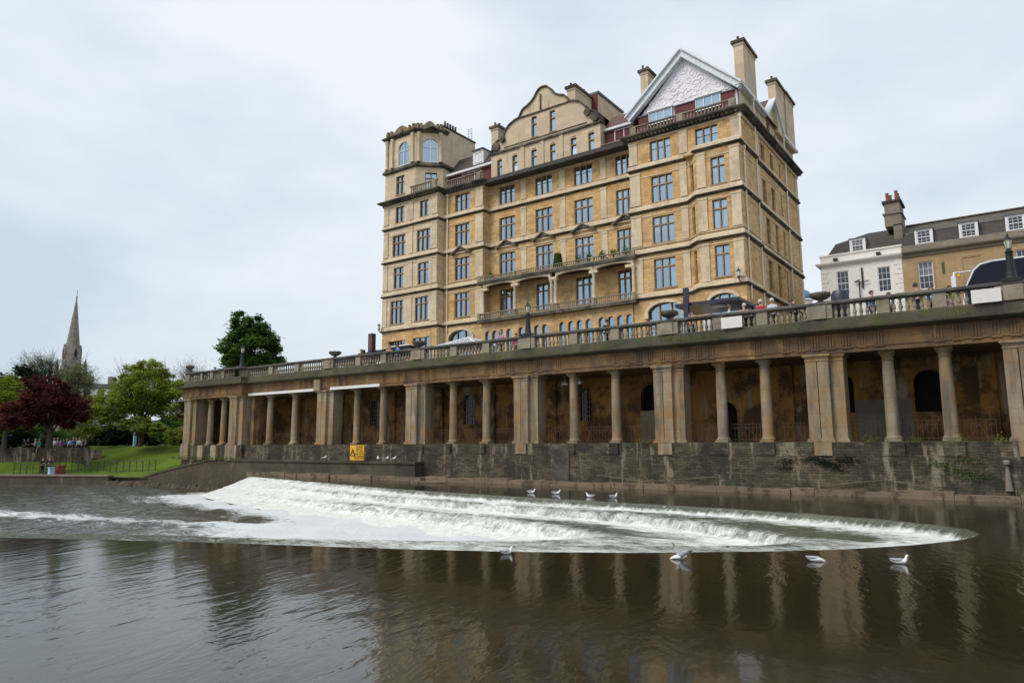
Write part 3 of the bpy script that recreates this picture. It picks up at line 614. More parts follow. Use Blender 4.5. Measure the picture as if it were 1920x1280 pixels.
mb = MB(); mb.box(-21.9, 34.06, -2.6, -20.8, 34.13, -.1); mb.build('recessed_bay', M['dark'] if False else M['grime_shade'], bw)
random.seed(4)
mb = MB(); x = -49.5
while x < 11:
    l_ = random.uniform(.9, 2.6); y0 = 33.4-random.uniform(0, .2)-(0.0 if x < -31 else 0); z = -2.1+random.uniform(-.06, .05)
    mb.box(x, y0-(.35 if x < -31.9 else 0), -2.9, x+l_-.02, 34.3, z); x += l_
mb.build('stone_footing_ledge', M['ledge'], bw)
mb = MB(); mb.tube((-.75, 34.05, -1.98), (-.75, 34.05, -1.0), .14, .05, 8); mb.lathe((-.75, 33.95, -.95), [(.1, 0), (.12, .1), (.08, .16)], 8); mb.build('overflow_spout', M['greystone'], bw)
mb = MB().nx().path([(-19, 34.02, -1.75), (-16.2, 33.95, -2.0), (-12.5, 34.02, -1.7)], .012, 4)
mb.nx().path([(-8, 33.95, -2.0), (-5, 34.0, -1.65), (-2.6, 33.95, -2.05)], .012, 4); mb.parts('sagging_rope', M['column'], bw)
# yellow warning sign
sg = thing('warning_sign', (-37.1, 33.95, -1.1), 'yellow warning sign with a black triangle and lines of lettering, on the river wall', 'sign')
MB().box(-37.9, 33.25, -1.12, -36.5, 33.3, -.1).build('sign_plate', M['yellow'], sg)
mb = MB()
a_, b_ = Vector((-37.6, 33.24, -.48)), 0
tri_ = [(-37.84, -.8), (-37.38, -.8), (-37.61, -.38)]
for (p, q) in zip(tri_, tri_[1:]+tri_[:1]): mb.tube((p[0], 33.24, p[1]), (q[0], 33.24, q[1]), .03, n=4)
mb.box(-37.63, 33.235, -.68, -37.59, 33.245, -.52); mb.build('triangle_mark', M['iron'], sg)
def text(body, size, loc, mat, parent, name='lettering', rot=(R(90), 0, 0), ext=.004):
    cu = bpy.data.curves.new(name, 'FONT'); cu.body = body; cu.size = size; cu.extrude = ext; cu.align_x = 'CENTER'
    tmp = bpy.data.objects.new(name, cu); COL.objects.link(tmp); bpy.context.view_layer.update()
    me = bpy.data.meshes.new_from_object(tmp.evaluated_get(bpy.context.evaluated_depsgraph_get())); COL.objects.unlink(tmp); bpy.data.objects.remove(tmp)
    me.materials.clear(); me.materials.append(mat)
    o = bpy.data.objects.new(name, me); COL.objects.link(o); o.rotation_euler = rot
    if parent is not None: o.parent = parent; o.location = Vector(loc)-Vector(parent['_o']); KID.setdefault(parent.name, []).append(o)
    return o
for i, (s_, z) in enumerate((('DANGER', -.26), ('KEEP OFF', -.42), ('THE WEIR', -.58), ('DEEP WATER', -.74), ('NO SWIMMING', -.9), ('NO BOATING', -1.04))): text(s_, .155, (-36.95, 33.243, z), M['iron'], sg)

# ---------------------------------------------------------------- the stone balustrade
ba = thing('stone_balustrade', (-27, 34.3, 5.1), 'long stone balustrade with vase balusters along the top of the colonnade', 'balustrade')
BP = [(-60.3, 38), (-60.3, 33.95), (-52.2, 33.95), (-52.2, 34.55), (12, 34.55)]
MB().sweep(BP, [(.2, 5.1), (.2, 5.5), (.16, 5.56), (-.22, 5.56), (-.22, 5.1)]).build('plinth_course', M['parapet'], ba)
MB().sweep(BP, [(.2, 6.18), (.26, 6.22), (.27, 6.3), (.2, 6.35), (-.2, 6.35), (-.26, 6.3), (-.25, 6.22), (-.2, 6.18)]).build('top_rail', M['rail'], ba)
big = [(-52.6, .55), (-41.85, .6), (-32.7, .62), (-23.8, .6), (-14.8, .58), (-7.3, .55), (.05, .6), (7.5, .6)]
small = [-48.9, -45.6, -38.6, -36.0, -29.55, -26.9, -20.55, -17.9, -12.1, -9.93, -4.66, -2.52, 2.8, 4.95]
ped = []
for c, h in big: ped.append((c-h, c+h)); MB().box(c-h, 34.33, 5.56, c+h, 34.8, 6.18).build('pedestal', M['balu'], ba); MB().box(c-h*.55, 34.27, 5.56, c+h*.55, 34.4, 6.18).build('pedestal', M['balu'], ba)
for c in small: ped.append((c-.26, c+.26)); MB().box(c-.26, 34.36, 5.56, c+.26, 34.76, 6.18).build('pedestal', M['balu'], ba)
for x0, x1 in ((-60.6, -59.9), (-58.2, -57.8), (-56.6, -56.2), (-54.9, -54.5)): MB().box(x0, 33.78, 5.56, x1, 34.2, 6.18).build('pedestal', M['balu'], ba)
BPROF = [(.075, 0), (.075, .05), (.05, .07), (.06, .1), (.088, .17), (.09, .23), (.07, .32), (.042, .42), (.038, .47), (.055, .49), (.045, .52), (.07, .56), (.07, .62)]
bl = MB().lathe((0, 0, 0), BPROF, 10); bm_o = bl.build('baluster', M['balu'], None, smooth=True); bmesh_data = bm_o.data; bpy.data.objects.remove(bm_o)
xs = []
ped.sort()
for (a0, a1), (b0, b1) in zip(ped, ped[1:]):
    g = b0-a1
    if g < .3: continue
    n = max(2, round(g/.27)); xs += [(a1+g*(i+.5)/n, 34.56) for i in range(n)]
pv = [(-59.9, -58.2), (-57.8, -56.6), (-56.2, -54.9), (-54.5, -53.2)]
for a1, b0 in pv:
    g = b0-a1; n = round(g/.27); xs += [(a1+g*(i+.5)/n, 33.97) for i in range(n)]
xs.sort(key=lambda p: -p[0] if p[0] < .8 else 999)
random.seed(9)
for i, (x, y) in enumerate(xs[:100]):
    o = bpy.data.objects.new('baluster', bmesh_data); COL.objects.link(o); o.parent = ba; o.location = (x+27, y-34.3, 5.56-5.1); o.rotation_euler.z = random.random()*3
rest = MB()
for x, y in xs[100:]: rest.lathe((x, y, 5.56), BPROF, 8)
o = rest.build('distant_balusters', M['balu'], ba, smooth=True); o['kind'] = 'stuff'
# boards hung on it
for i, (x0, x1, lb) in enumerate(((-11.87, -10.83, 'white blank board on the balustrade below the dark canopy'), (-1.37, -.35, 'white blank board on the balustrade beside the right hand street lamp'))):
    o = MB().box(x0, 34.2, 5.54, x1, 34.24, 6.1).build('notice_board', M['board'], at=((x0+x1)/2, 34.22, 5.54)); tag(o, lb, 'board')
# urns
def urn(x, lb, y=34.55, plant=False):
    t = thing('stone_urn', (x, y, 6.35), lb, 'urn', 'urns on the balustrade')
    MB().lathe((x, y, 6.34), [(.2, 0), (.2, .05), (.1, .08), (.12, .12), (.32, .2), (.44, .3), (.47, .4), (.45, .46), (.36, .44), (.3, .36)], 16).build('bowl', M['grime_shade'], t, smooth='auto')
    return t
urn(-7.25, 'dark bowl urn on the balustrade in front of the white house'); urn(-14.75, 'dark bowl urn on the balustrade by the arched window left of the canopy')
urn(-32.75, 'dark bowl urn on the balustrade below the square tower, left of the gazebo'); urn(-41.3, 'dark bowl urn on the balustrade just left of the tall black sign post')
t = thing('stone_finial', (-60.25, 34, 6.35), 'round stone finial at the far left corner of the balustrade', 'finial')
MB().lathe((-60.25, 34, 6.2), [(.3, 0), (.3, .35), (.12, .42), (.3, .55), (.38, .68), (.3, .8), (.1, .86)], 12).build('finial_ball', M['grime_shade'], t, smooth='auto')
# street lamps standing on the balustrade
def lamp(x, y, z, h, lb, s=1.0):
    t = thing('street_lamp', (x, y, z), lb, 'street lamp', 'black lamps on the balustrade')
    k_ = h/2.0
    MB().box(x-.34, y-.3, z-.02, x+.34, y+.3, z+.14).lathe((x, y, z+.12), [(.24, 0), (.2, .1), (.17, .3*k_), (.125, 1.0*k_), (.15, 1.03*k_), (.12, 1.07*k_), (.16, 1.16*k_), (.1, 1.22*k_), (.09, 1.3*k_)], 8).build('post', M['iron'], t)
    b = z+.12+1.3*k_
    MB().lathe((x, y, b), [(.09, 0), (.16, .36*k_)], 6).build('lantern_glass', M['lglass'], t)
    mb = MB()
    for i in range(6):
        a = i*math.pi/3; mb.tube((x+.095*math.cos(a), y+.095*math.sin(a), b), (x+.17*math.cos(a), y+.17*math.sin(a), b+.37*k_), .012, n=4)
    mb.lathe((x, y, b+.36*k_), [(.2, 0), (.19, .03), (.1, .12*k_), (.05, .16*k_), (.05, .2*k_), (.015, .3*k_)], 8); mb.build('lantern_cap', M['iron'], t)
lamp(.05, 34.55, 6.33, 1.95, 'black street lamp on the balustrade in front of the coach, at the right edge')
lamp(-23.8, 34.55, 6.33, 2.05, 'black street lamp on the balustrade in front of the middle of the hotel')
lamp(-52.6, 34.2, 6.33, 1.8, 'black street lamp on the balustrade in front of the round dark green tree')
# ---------------------------------------------------------------- the hotel
ho = thing('grand_hotel', (-37, 60, 5.4), 'tall honey stone hotel block with a gabled roof, corner tower and rows of mullioned windows', 'hotel')
G = 5.38
# --- window kit: local x right, y inward, z up, origin at the lower left of the opening
PROTO = {}
def window(cx0, z0, cx1, z1, p0, p1, lights=3, tr=.70, cur=None, host=None, kind='stone', arched=0):
    host = host or ho
    a = Vector((p0[0], p0[1], 0)); b = Vector((p1[0], p1[1], 0)); u = (b-a).normalized(); n_in = Vector((-u.y, u.x, 0))
    W, H = round(cx1-cx0, 2), round(z1-z0, 2); cur = random.choice((0, 1, 2, 3, 4)) if cur is None else cur
    key = (W, H, lights, tr, cur, kind, arched)
    if key not in PROTO:
        fr, sa, gl, cu = MB(), MB(), MB(), MB()
        m = .09 if kind == 'stone' else .05
        if kind == 'stone':
            for i in range(1, lights): x = W*i/lights; fr.box(x-m/2, .1, 0, x+m/2, .34, H)
            if tr: fr.box(0, .115, H*tr-.05, W, .33, H*tr+.06)
            fr.box(-.1, -.07, -.12, W+.1, .34, -.002)
            fr.box(0, .12, 0, .05, .34, H); fr.box(W-.05, .12, 0, W, .34, H)
        else:
            fr.box(0, .06, 0, .07, .2, H); fr.box(W-.07, .06, 0, W, .2, H); fr.box(.07, .06, 0, W-.07, .2, .08); fr.box(.07, .06, H-.07, W-.07, .2, H)
            for i in range(1, lights): x = W*i/lights; fr.box(x-.035, .07, .08, x+.035, .19, H-.07)
            if tr: fr.box(.07, .065, H*tr-.03, W-.07, .18, H*tr+.03)
        if kind == 'sash':
            nx_, nz_ = 3, 4
            for i in range(1, nx_*1): x = W*i/nx_; fr.box(x-.012, .09, .08, x+.012, .13, H-.07)
            for i in range(1, nz_): fr.box(.07, .09, H*i/nz_-.012, W-.07, .13, H*i/nz_+.012)
        yg = .24 if kind == 'stone' else .14
        if kind == 'stone':
            for i in range(lights):
                x0 = W*i/lights+.045; x1 = W*(i+1)/lights-.045
                for q0, q1 in (((0, H*tr-.05), (H*tr+.06, H)) if tr else ((0, H),)):
                    sa.box(x0, yg-.04, q0, x0+.022, yg+.03, q1); sa.box(x1-.022, yg-.04, q0, x1, yg+.03, q1); sa.box(x0, yg-.04, q0, x1, yg+.03, q0+.025); sa.box(x0, yg-.04, q1-.025, x1, yg+.03, q1)
                if not tr: sa.box(x0, yg-.04, H*.62, x1, yg+.03, H*.62+.04)
        gl.quad((0, yg, 0), (W, yg, 0), (W, yg, H), (0, yg, H))
        yc = yg+.12
        def strip(x0, x1, q0=0, q1=H):
            k_ = 6; vs = []
            for i in range(k_+1):
                xx = x0+(x1-x0)*i/k_; yy = yc+.03*math.sin(i*2.4); vs += [(xx, yy, q0), (xx, yy, q1)]
            cu.add(vs, [(2*i, 2*i+2, 2*i+3, 2*i+1) for i in range(k_)])
        l = W/lights
        if cur == 1: strip(.03, l*.85)
        if cur == 2: strip(.03, l*.6); strip(W-l*.6, W-.03)
        if cur == 3: strip(W-l*.8, W-.03)
        if cur == 4: strip(.03, W-.03, H*.5, H)
        if cur == 5: strip(.03, W-.03)
        cu.quad((0, yg+.55, 0), (W, yg+.55, 0), (W, yg+.55, H), (0, yg+.55, H)) if False else None
        def mesh(b_, nm, mt):
            if not b_.v: return None
            o = b_.build(nm, mt); me = o.data; bpy.data.objects.remove(o); return me
        PROTO[key] = [mesh(fr, 'window', M['mullion'] if kind == 'stone' else M['white']), mesh(sa, 'sash', M['wood']), mesh(gl, 'pane', M['glass'] if kind != 'sash' else M['sashglass']), mesh(cu, 'curtain', M['curtain'])]
    fr, sa, gl, cu = PROTO[key]
    o = bpy.data.objects.new('window', fr); COL.objects.link(o); o.parent = host
    loc = a+u*cx0; o.location = Vector((loc.x, loc.y, z0))-Vector(host['_o']); o.rotation_euler.z = math.atan2(u.y, u.x)
    KID.setdefault(host.name, []).append(o)
    for nm, me in (('sash', sa), ('pane', gl), ('curtain', cu)):
        if me is None: continue
        c = bpy.data.objects.new(nm, me); COL.objects.link(c); c.parent = o; KID.setdefault(o.name, []).append(c)
    return o
random.seed(17)
walls = {'honey': MB(), 'pale': MB(), 'attic': MB()}
def facade(p0, p1, z0, z1, wins=(), mat='honey', arches=(), depth=.34, kind='stone'):
    """wins: (x0,z0,x1,z1,lights,transom[,curtain]) in distance along the wall"""
    hs = [(w_[0], w_[1], w_[2], w_[3]) for w_ in wins]+[arch(*a_) for a_ in arches]
    walls[mat].wall(p0, p1, z0, z1, hs, depth)
    for w_ in wins: window(w_[0], w_[1], w_[2], w_[3], p0, p1, w_[4], w_[5], w_[6] if len(w_) > 6 else None, kind=kind)
    for a_ in arches: window(a_[0], a_[4], a_[1], a_[2]+a_[3], p0, p1, 3 if a_[1]-a_[0] > 1.2 else 1, .6 if a_[1]-a_[0] > 1.2 else 0, 0, kind=kind)
ROW = [(24.35, 26.2, 0), (20.55, 22.9, .66), (16.9, 19.25, .68), (12.95, 15.5, .72)]
TOP = 27.0
def cols(x0, xa, wr=((0, 0, 3),)*4, rows=(0, 1, 2, 3)):
    """windows per row for absolute x-range"""
    r_ = []
    for k_ in rows:
        a_, b_, l_ = wr[k_]; z0, z1, tr_ = ROW[k_]; r_.append((a_-x0, z0, b_-x0, z1, l_, tr_))
    return r_
# tower bay
tw_ = cols(-57, 0, ((-55.25, -53.9, 2), (-55.65, -53.65, 3), (-55.4, -53.85, 2), (-55.8, -53.8, 3)))+cols(-57, 0, ((-51.55, -50.25, 2), (-51.95, -49.95, 3), (-51.75, -50.15, 2), (-52.1, -50.1, 3)))
tw_ += [(1.0, 8.3, 3.5, 11.05, 3, 0), (4.65, 8.3, 7.15, 11.1, 3, 0)]
facade((-57, 54.2), (-48.9, 54.2), 12.2, TOP, tw_[:-2], 'pale'); facade((-57, 54.2), (-48.9, 54.2), G, 12.2, tw_[-2:])
facade((-48.9, 54.2), (-48.9, 55.2), G, TOP, mat='pale')
# second bay
facade((-48.9, 55.2), (-43.5, 55.2), G, TOP, cols(-48.9, 0, ((-47.35, -45.35, 3),)*4), arches=[(.75, 4.05, 10.7, .85, 6.5)])
facade((-43.5, 55.2), (-43.5, 56.2), G, TOP)
# centre: loggia rows are recessed windows
cw = []
for a_, b_ in ((-42.2, -40.2), (-37.7, -35.7), (-33.2, -31.2), (-28.75, -27.05)):
    cw += cols(-43.5, 0, ((a_, b_, 3),)*4, (0, 1)); cw.append((a_+43.5, 16.75, b_+43.5, 19.15, 3, .68)); cw.append((a_+43.5, 12.7, b_+43.5, 15.35, 3, .72))
facade((-43.5, 56.2), (-26.7, 56.2), 12.0, TOP, cw)
facade((-26.7, 56.2), (-26.7, 55), G, TOP)
# ground floor of the centre with arched lights, stepping forward below the balcony
GY = 54.9
ga = []
for g_ in ((-42.75, -41.87, -41.0, -40.1), (-38.65, -37.72, -36.82, -35.9), (-34.0, -33.05, -32.12, -31.18), (-29.85, -28.92, -28.0, -27.1)):
    for c_ in g_: ga.append((c_-.33+43.5, c_+.33+43.5, 10.7, .33, 8.4))
facade((-43.5, GY), (-26.72, GY), G, 12.02, arches=ga)
walls['honey'].box(-43.5, GY+.01, 11.9, -26.7, 56.3, 12.0)
# right-hand block
facade((-26.7, 55), (-16.7, 55), 23.6, TOP, [(2.0, 24.3, 3.9, 26.15, 3, 0), (6.15, 24.3, 8.1, 26.15, 3, 0)])
facade((-26.7, 55), (-21.3, 55), G, 23.6, cols(-26.7, 0, ((-24.7, -22.72, 3),)*4, (1, 2, 3)), arches=[(1.25, 4.5, 10.85, .8, 6.5)])
ca, cb_ = (-21.3, 55), (-20.25, 54)
facade(ca, cb_, G, 23.8, [(.45, z0, 1.0, z1, 1, tr_) for z0, z1, tr_ in ROW[1:]])
facade(cb_, (-16.6, 54), G, 23.8, [(1.27, 20.6, 2.42, 22.9, 2, .68), (1.25, 16.9, 2.45, 19.3, 2, .68), (1.27, 12.95, 2.48, 15.5, 2, .72)], arches=[(.65, 2.95, 11.1, .5, 6.5)])
facade((-16.6, 54), (-16.6, 58.3), G, 23.8)
facade((-16.6, 58.3), (-16.75, 58.3), G, 23.8)
facade((-16.75, 55), (-16.75, 72.8), G, TOP, [(y0-55, z0, y1-55, z1, l_, tr_) for y0, y1, z0, z1, l_, tr_ in
    ((60.5, 61.6, 24.3, 25.95, 2, 0), (63.3, 64.3, 24.1, 25.95, 2, 0), (66.2, 66.75, 24.4, 25.9, 1, 0), (60.5, 61.65, 20.5, 22.7, 2, .68), (63.2, 64.35, 20.5, 22.7, 2, .68), (66.25, 66.7, 21, 22.8, 1, .68),
     (61, 62.2, 16.9, 19.3, 2, .68), (63.8, 64.75, 16.4, 19.4, 2, .7), (66.4, 67, 16.9, 19.4, 1, .7), (60.9, 62.2, 12.95, 15.5, 2, .72), (63.85, 64.9, 12.4, 15.6, 2, .72), (66.7, 67.15, 12.9, 15.6, 1, .72))])
walls['honey'].box(-21.3, 54.02, 23.6, -16.62, 55.1, 23.78)
facade((-16.75, 72.8), (-57, 72.8), G, TOP); facade((-57, 72.8), (-57, 54.2), G, TOP)
# surrounds of the arched ground-floor windows
ar = MB()
for x0, x1, y_, zs, rs in ((-48.3, -44.7, 55.2, 10.7, 1.0), (-25.6, -22.05, 55, 10.85, .95), (-19.75, -17.15, 54, 11.1, .62)):
    n = 14; c_ = (x0+x1)/2; r_ = (x1-x0)/2; ar.nx()
    pi_ = [(c_-(r_-.25)*math.cos(math.pi*i/n), zs+(rs-.15)*math.sin(math.pi*i/n)) for i in range(n+1)]; po = [(c_-r_*math.cos(math.pi*i/n), zs+(rs+.12)*math.sin(math.pi*i/n)) for i in range(n+1)]
    for i in range(n): ar.prism([pi_[i], pi_[i+1], po[i+1], po[i]], (0, y_-.18, 0), (1, 0, 0), (0, 0, 1), (0, .2, 0))
    ar.box(x0-.05, y_-.2, 10.4, x0+.28, y_+.02, zs); ar.box(x1-.28, y_-.2, 10.4, x1+.05, y_+.02, zs)
ar.parts('arch_surround', M['pale'], ho)
# roofs hidden behind the parapets
mb = MB(); mb.box(-56.6, 54.9, 26.5, -17.1, 72.5, 26.9); mb.box(-56.6, 56.5, 15.9, -17.1, 72.5, 16.1); mb.box(-40, 62, 5.4, -39.8, 72, 26); mb.build('flat_roof_and_floors', M['slate'], ho)
# strings and bands
FR = [(-57, 72.8), (-57, 54.2), (-48.9, 54.2), (-48.9, 55.2), (-43.5, 55.2), (-43.5, 56.2), (-26.7, 56.2), (-26.7, 55), (-21.3, 55), (-20.25, 54), (-16.6, 54), (-16.6, 58.3), (-16.75, 58.31), (-16.75, 72.8)]
F6 = FR[:8]+[(-16.7, 55), (-16.7, 72.8)]
def strings(z, P, lip=.26):
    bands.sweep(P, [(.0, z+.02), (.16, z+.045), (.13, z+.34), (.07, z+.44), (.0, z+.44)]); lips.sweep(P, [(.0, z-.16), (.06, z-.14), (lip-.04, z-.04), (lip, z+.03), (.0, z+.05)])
bands, lips = MB(), MB()
left, right = FR[:6], FR[7:]
for z in (12.2, 16.1): strings(z, left[:6]); strings(z, right)
for z in (19.95, 23.8): strings(z, FR)
for z, P in ((24.2, F6), (20.4, FR), (16.75, left), (16.75, right)): bands.sweep(P, [(0, z-.07), (.09, z-.05), (.1, z+.03), (0, z+.05)])
bands.sweep([(-43.5, 16.75), ] and [(-43.5, 56.2), (-26.7, 56.2)], [(0, 19.3), (.06, 19.32), (.06, 19.44), (0, 19.46)])
for z in (22.98, 15.62, 19.38): 
    for P in (left, right): bands.sweep(P, [(0, z), (.045, z+.01), (.045, z+.09), (0, z+.1)])
bands.build('string_course', M['pale'], ho); lips.build('grimy_shaded_string', M['grime_shade'], ho)  # lips: grime plus the shadow line under each string, put into the colour
MB().sweep(F6, [(.0, 26.35), (.08, 26.38), (.1, 26.6), (0, 26.62)]).build('architrave_band', M['pale'], ho)
co = MB().sweep(F6, [(.0, 26.62), (.16, 26.64), (.46, 26.8), (.6, 26.86), (.64, 26.97), (.56, 27.05), (0, 27.1)])
def dent(P, z0, z1, d, sp, w_):
    for (x0, y0), (x1, y1) in zip(P, P[1:]):
        u = Vector((x1-x0, y1-y0, 0)); ln = u.length
        if ln < .8: continue
        u /= ln; nn_ = Vector((u.y, -u.x, 0)); k_ = int(ln/sp)
        for i in range(k_):
            c_ = Vector((x0, y0, 0))+u*(ln*(i+.5)/k_)
            Mx = Matrix(((u.x, nn_.x, 0, c_.x), (u.y, nn_.y, 0, c_.y), (0, 0, 1, 0), (0, 0, 0, 1)))
            co.box(-w_/2, 0, z0, w_/2, d, z1, Mx)
dent(F6, 26.6, 26.76, .46, .36, .15)
co.build('main_cornice', M['grime_shade'], ho)
# pilasters
pl = MB()
def pil(x0, x1, y_, zs, d=.09):
    for a_, b_ in zs:
        if (a_, b_) == zs[0]: pl.nx()
        pl.box(x0, y_-d, a_, x1, y_+.01, b_); pl.box(x0-.04, y_-d-.04, b_-.16, x1+.04, y_+.01, b_); pl.box(x0-.04, y_-d-.04, a_, x1+.04, y_+.01, a_+.14)
Z5 = [(12.65, 15.78), (16.82, 19.62), (20.5, 23.48)]; Z6 = Z5+[(24.3, 26.33)]
for x0, x1 in ((-57, -56.3), (-53.1, -52.5), (-49.7, -48.92)): pil(x0, x1, 54.2, Z6)
for x0, x1 in ((-44.5, -43.52),): pil(x0, x1, 55.2, Z6)
for x0, x1 in ((-39.4, -38.8), (-34.8, -34.2), (-30.3, -29.7)): pil(x0, x1, 56.2, [(20.5, 23.48), (24.3, 26.33), (16.75, 19.25)], .06)
for x0, x1 in ((-26.68, -25.7), (-22.0, -21.4)): pil(x0, x1, 55, Z6[:3])
for x0, x1 in ((-26.68, -25.9), (-21.95, -21.25), (-17.5, -16.72)): pil(x0, x1, 55, Z6[3:])
for x0, x1 in ((-20.15, -19.4), (-17.4, -16.62)): pil(x0, x1, 54, Z5)
for y0, y1 in ((59.2, 59.8), (67.9, 68.5), (72.0, 72.75)):
    pl.nx()
    for a_, b_ in Z6: pl.box(-16.76, y0, a_, -16.68, y1, b_)
pl.parts('pilaster', M['pale'], ho)
# pediments over the third row
pd = MB()
for c_, y_ in ((-46.4, 55.2), (-41.2, 56.2), (-36.7, 56.2), (-32.2, 56.2), (-27.8, 56.2)):
    w_ = 1.35; r_ = min(c_+w_, -26.75)
    pd.nx().prism([(c_-w_, 19.72), (c_, 20.42), (r_, 19.72+.7*(1-(r_-c_)/w_)), (r_, 19.6+.7*(1-(r_-c_)/w_)), (c_, 20.27), (c_-w_+.22, 19.6)], (0, y_-.42, 0), (1, 0, 0), (0, 0, 1), (0, .44, 0))
pd.parts('pediment', M['grime_shade'], ho)
pd = MB()
for c_, y_ in ((-46.4, 55.2), (-41.2, 56.2), (-36.7, 56.2), (-32.2, 56.2), (-27.85, 56.2)):
    pd.nx().prism([(c_-1.1, 19.72), (c_, 20.3), (c_+1.1, 19.72)], (0, y_-.16, 0), (1, 0, 0), (0, 0, 1), (0, .17, 0))
pd.parts('pediment_field', M['pale'], ho)
# two-tier loggia and balconies
BY = 54.5
lg = MB()
lg.box(-43.7, BY-.1, 11.85, -26.2, 56.2, 12.14); lg.box(-43.7, BY-.1, 15.78, -26.2, 56.2, 16.06); lg.build('balcony_slab', M['grime_shade'], ho)
lc = MB()
for x in (-43.15, -39.18, -34.98, -34.5, -30.42, -26.5): lc.nx().box(x-.19, BY+.02, 12.14, x+.19, BY+.4, 12.85); lc.lathe((x, BY+.2, 12.85), [(.2, 0), (.16, .08), (.155, .4), (.135, 2.05), (.2, 2.2), (.24, 2.32)], 14)
for x in (-42.95, -39.15, -34.74, -30.42, -26.8): lc.nx().box(x-.42, BY+.05, 15.1, x+.42, BY+.38, 15.35)
lc.parts('loggia_column', M['pale'], ho, smooth='auto')
la = MB()
for x0, x1 in ((-43.0, -39.2), (-39.1, -35.05), (-34.4, -30.5), (-30.3, -26.5)):
    n = 14; c_ = (x0+x1)/2; r_ = (x1-x0)/2
    pts = [(x0-.05, 15.78), (x0-.05, 15.3)]+[(c_-r_*math.cos(math.pi*i/n), 15.3+.34*math.sin(math.pi*i/n)) for i in range(n+1)]+[(x1+.05, 15.3), (x1+.05, 15.78)]
    la.nx().prism(pts, (0, BY+.06, 0), (1, 0, 0), (0, 0, 1), (0, .3, 0))
la.parts('loggia_arch', M['pale'], ho)
for zb, nm in ((12.14, 'lower'), (16.06, 'upper')):
    rl = MB(); h_ = .66 if nm == 'lower' else .48
    rl.box(-43.65, BY-.08, zb+h_-.08, -26.25, BY+.08, zb+h_); rl.box(-43.65, BY-.08, zb, -26.25, BY+.08, zb+.08)
    n = int(17.4/.2)
    for i in range(n):
        x = -43.6+17.35*(i+.5)/n
        rl.lathe((x, BY, zb+.08), [(.035, 0), (.065, .12), (.03, .28), (.05, h_-.16)], 6)
    for x in (-43.5, -39.18, -34.74, -30.42, -26.4): rl.box(x-.16, BY-.1, zb, x+.16, BY+.1, zb+h_+.02)
    rl.build('balcony_railing', M['balu'], ho)
# attic storey and shaped gable
ax = -43.3
aw = [(c_-.33-ax, 27.35, c_+.33-ax, 29.3, 1, .66) for c_ in (-42.2, -40.25, -37.86, -35.62, -33.22, -31.25)]
walls['attic'].nx()
facade((ax, 56.3), (-30.25, 56.3), 27.05, 30.05, aw, 'attic')
walls['attic'].wall((-30.25, 56.3), (-30.25, 60), 27.05, 30.1); walls['attic'].wall((ax, 60), (ax, 56.3), 27.05, 30.1)
cxg = -36.65
half = [(6.45, 30.05), (6.4, 30.7), (6.0, 31.25), (5.35, 31.5), (4.95, 31.62), (4.75, 32.2), (4.2, 32.75), (3.5, 33.05), (2.95, 33.15), (2.75, 33.55), (2.45, 33.98), (1.9, 34.15), (1.35, 34.5), (.95, 34.9), (.75, 35.25), (.42, 35.55), (0, 35.65)]
outl = [(cxg-a_, b_) for a_, b_ in half]+[(cxg+a_, b_) for a_, b_ in half[-2::-1]]
ob = [(-a_, b_) for a_, b_ in []]
ln0 = -43.3
hs = [(-38.15+43.3, 30.65, -37.5+43.3, 32.85), (-35.95+43.3, 30.65, -35.3+43.3, 32.85)]
g_ol = [(a_+43.3, b_) for a_, b_ in outl]
walls['attic'].nx().wall((-43.3, 56.32), (-30, 56.32), 0, 0, hs, .34, outline=g_ol)
for h_ in hs: window(h_[0], h_[1], h_[2], h_[3], (-43.3, 56.32), (-30, 56.32), 1, .66)
gm = MB()
for (a0, b0), (a1, b1) in zip(outl, outl[1:]):
    u_ = Vector((a1-a0, b1-b0)); 
    if u_.length < 1e-4: continue
    nn_ = Vector((-u_.y, u_.x)).normalized()*.13
    gm.prism([(a0, b0), (a1, b1), (a1+nn_.x, b1+nn_.y), (a0+nn_.x, b0+nn_.y)], (0, 56.14, 0), (1, 0, 0), (0, 0, 1), (0, .75, 0))
gm.build('gable_coping', M['grime_shade'], ho)
MB().prism(outl, (0, 56.68, 0), (1, 0, 0), (0, 0, 1), (0, .15, 0)).build('gable_back', M['attic'], ho)
gs = MB(); gs.nx().box(-43.35, 56.12, 29.98, -30.2, 56.34, 30.16); gs.nx().box(-39.55, 56.2, 33.1, -33.75, 56.34, 33.22); gs.nx().box(-41.6, 56.25, 30.42, -31.7, 56.34, 30.5); gs.nx().box(-37.05, 56.22, 33.22, -36.9, 56.34, 35); gs.parts('gable_moulding', M['grime_shade'], ho)
gp = MB()
for x in (-39.25, -36.85, -34.6): gp.nx().box(x-.22, 56.2, 27.1, x+.22, 56.32, 29.98)
for x in (-37.85, -35.6): gp.nx().box(x-.5, 56.26, 33.22, x-.42, 56.33, 34)
for c_ in (-42.2, -40.25, -37.86, -35.62, -33.22, -31.25): gp.nx().box(c_-.42, 56.2, 27.24, c_+.42, 56.32, 27.35); gp.box(c_-.2, 56.24, 29.42, c_+.2, 56.32, 29.56)
gp.parts('attic_trim', M['attic'], ho)
vo = MB()
for sx in (-1, 1):
    for (dx, z, r_) in ((5.95, 30.75, .48), (5.1, 31.4, .34)): vo.nx().tube((cxg+sx*dx, 56.05, z), (cxg+sx*dx, 56.7, z), r_, n=14)
vo.parts('volute', M['grime_shade'], ho)
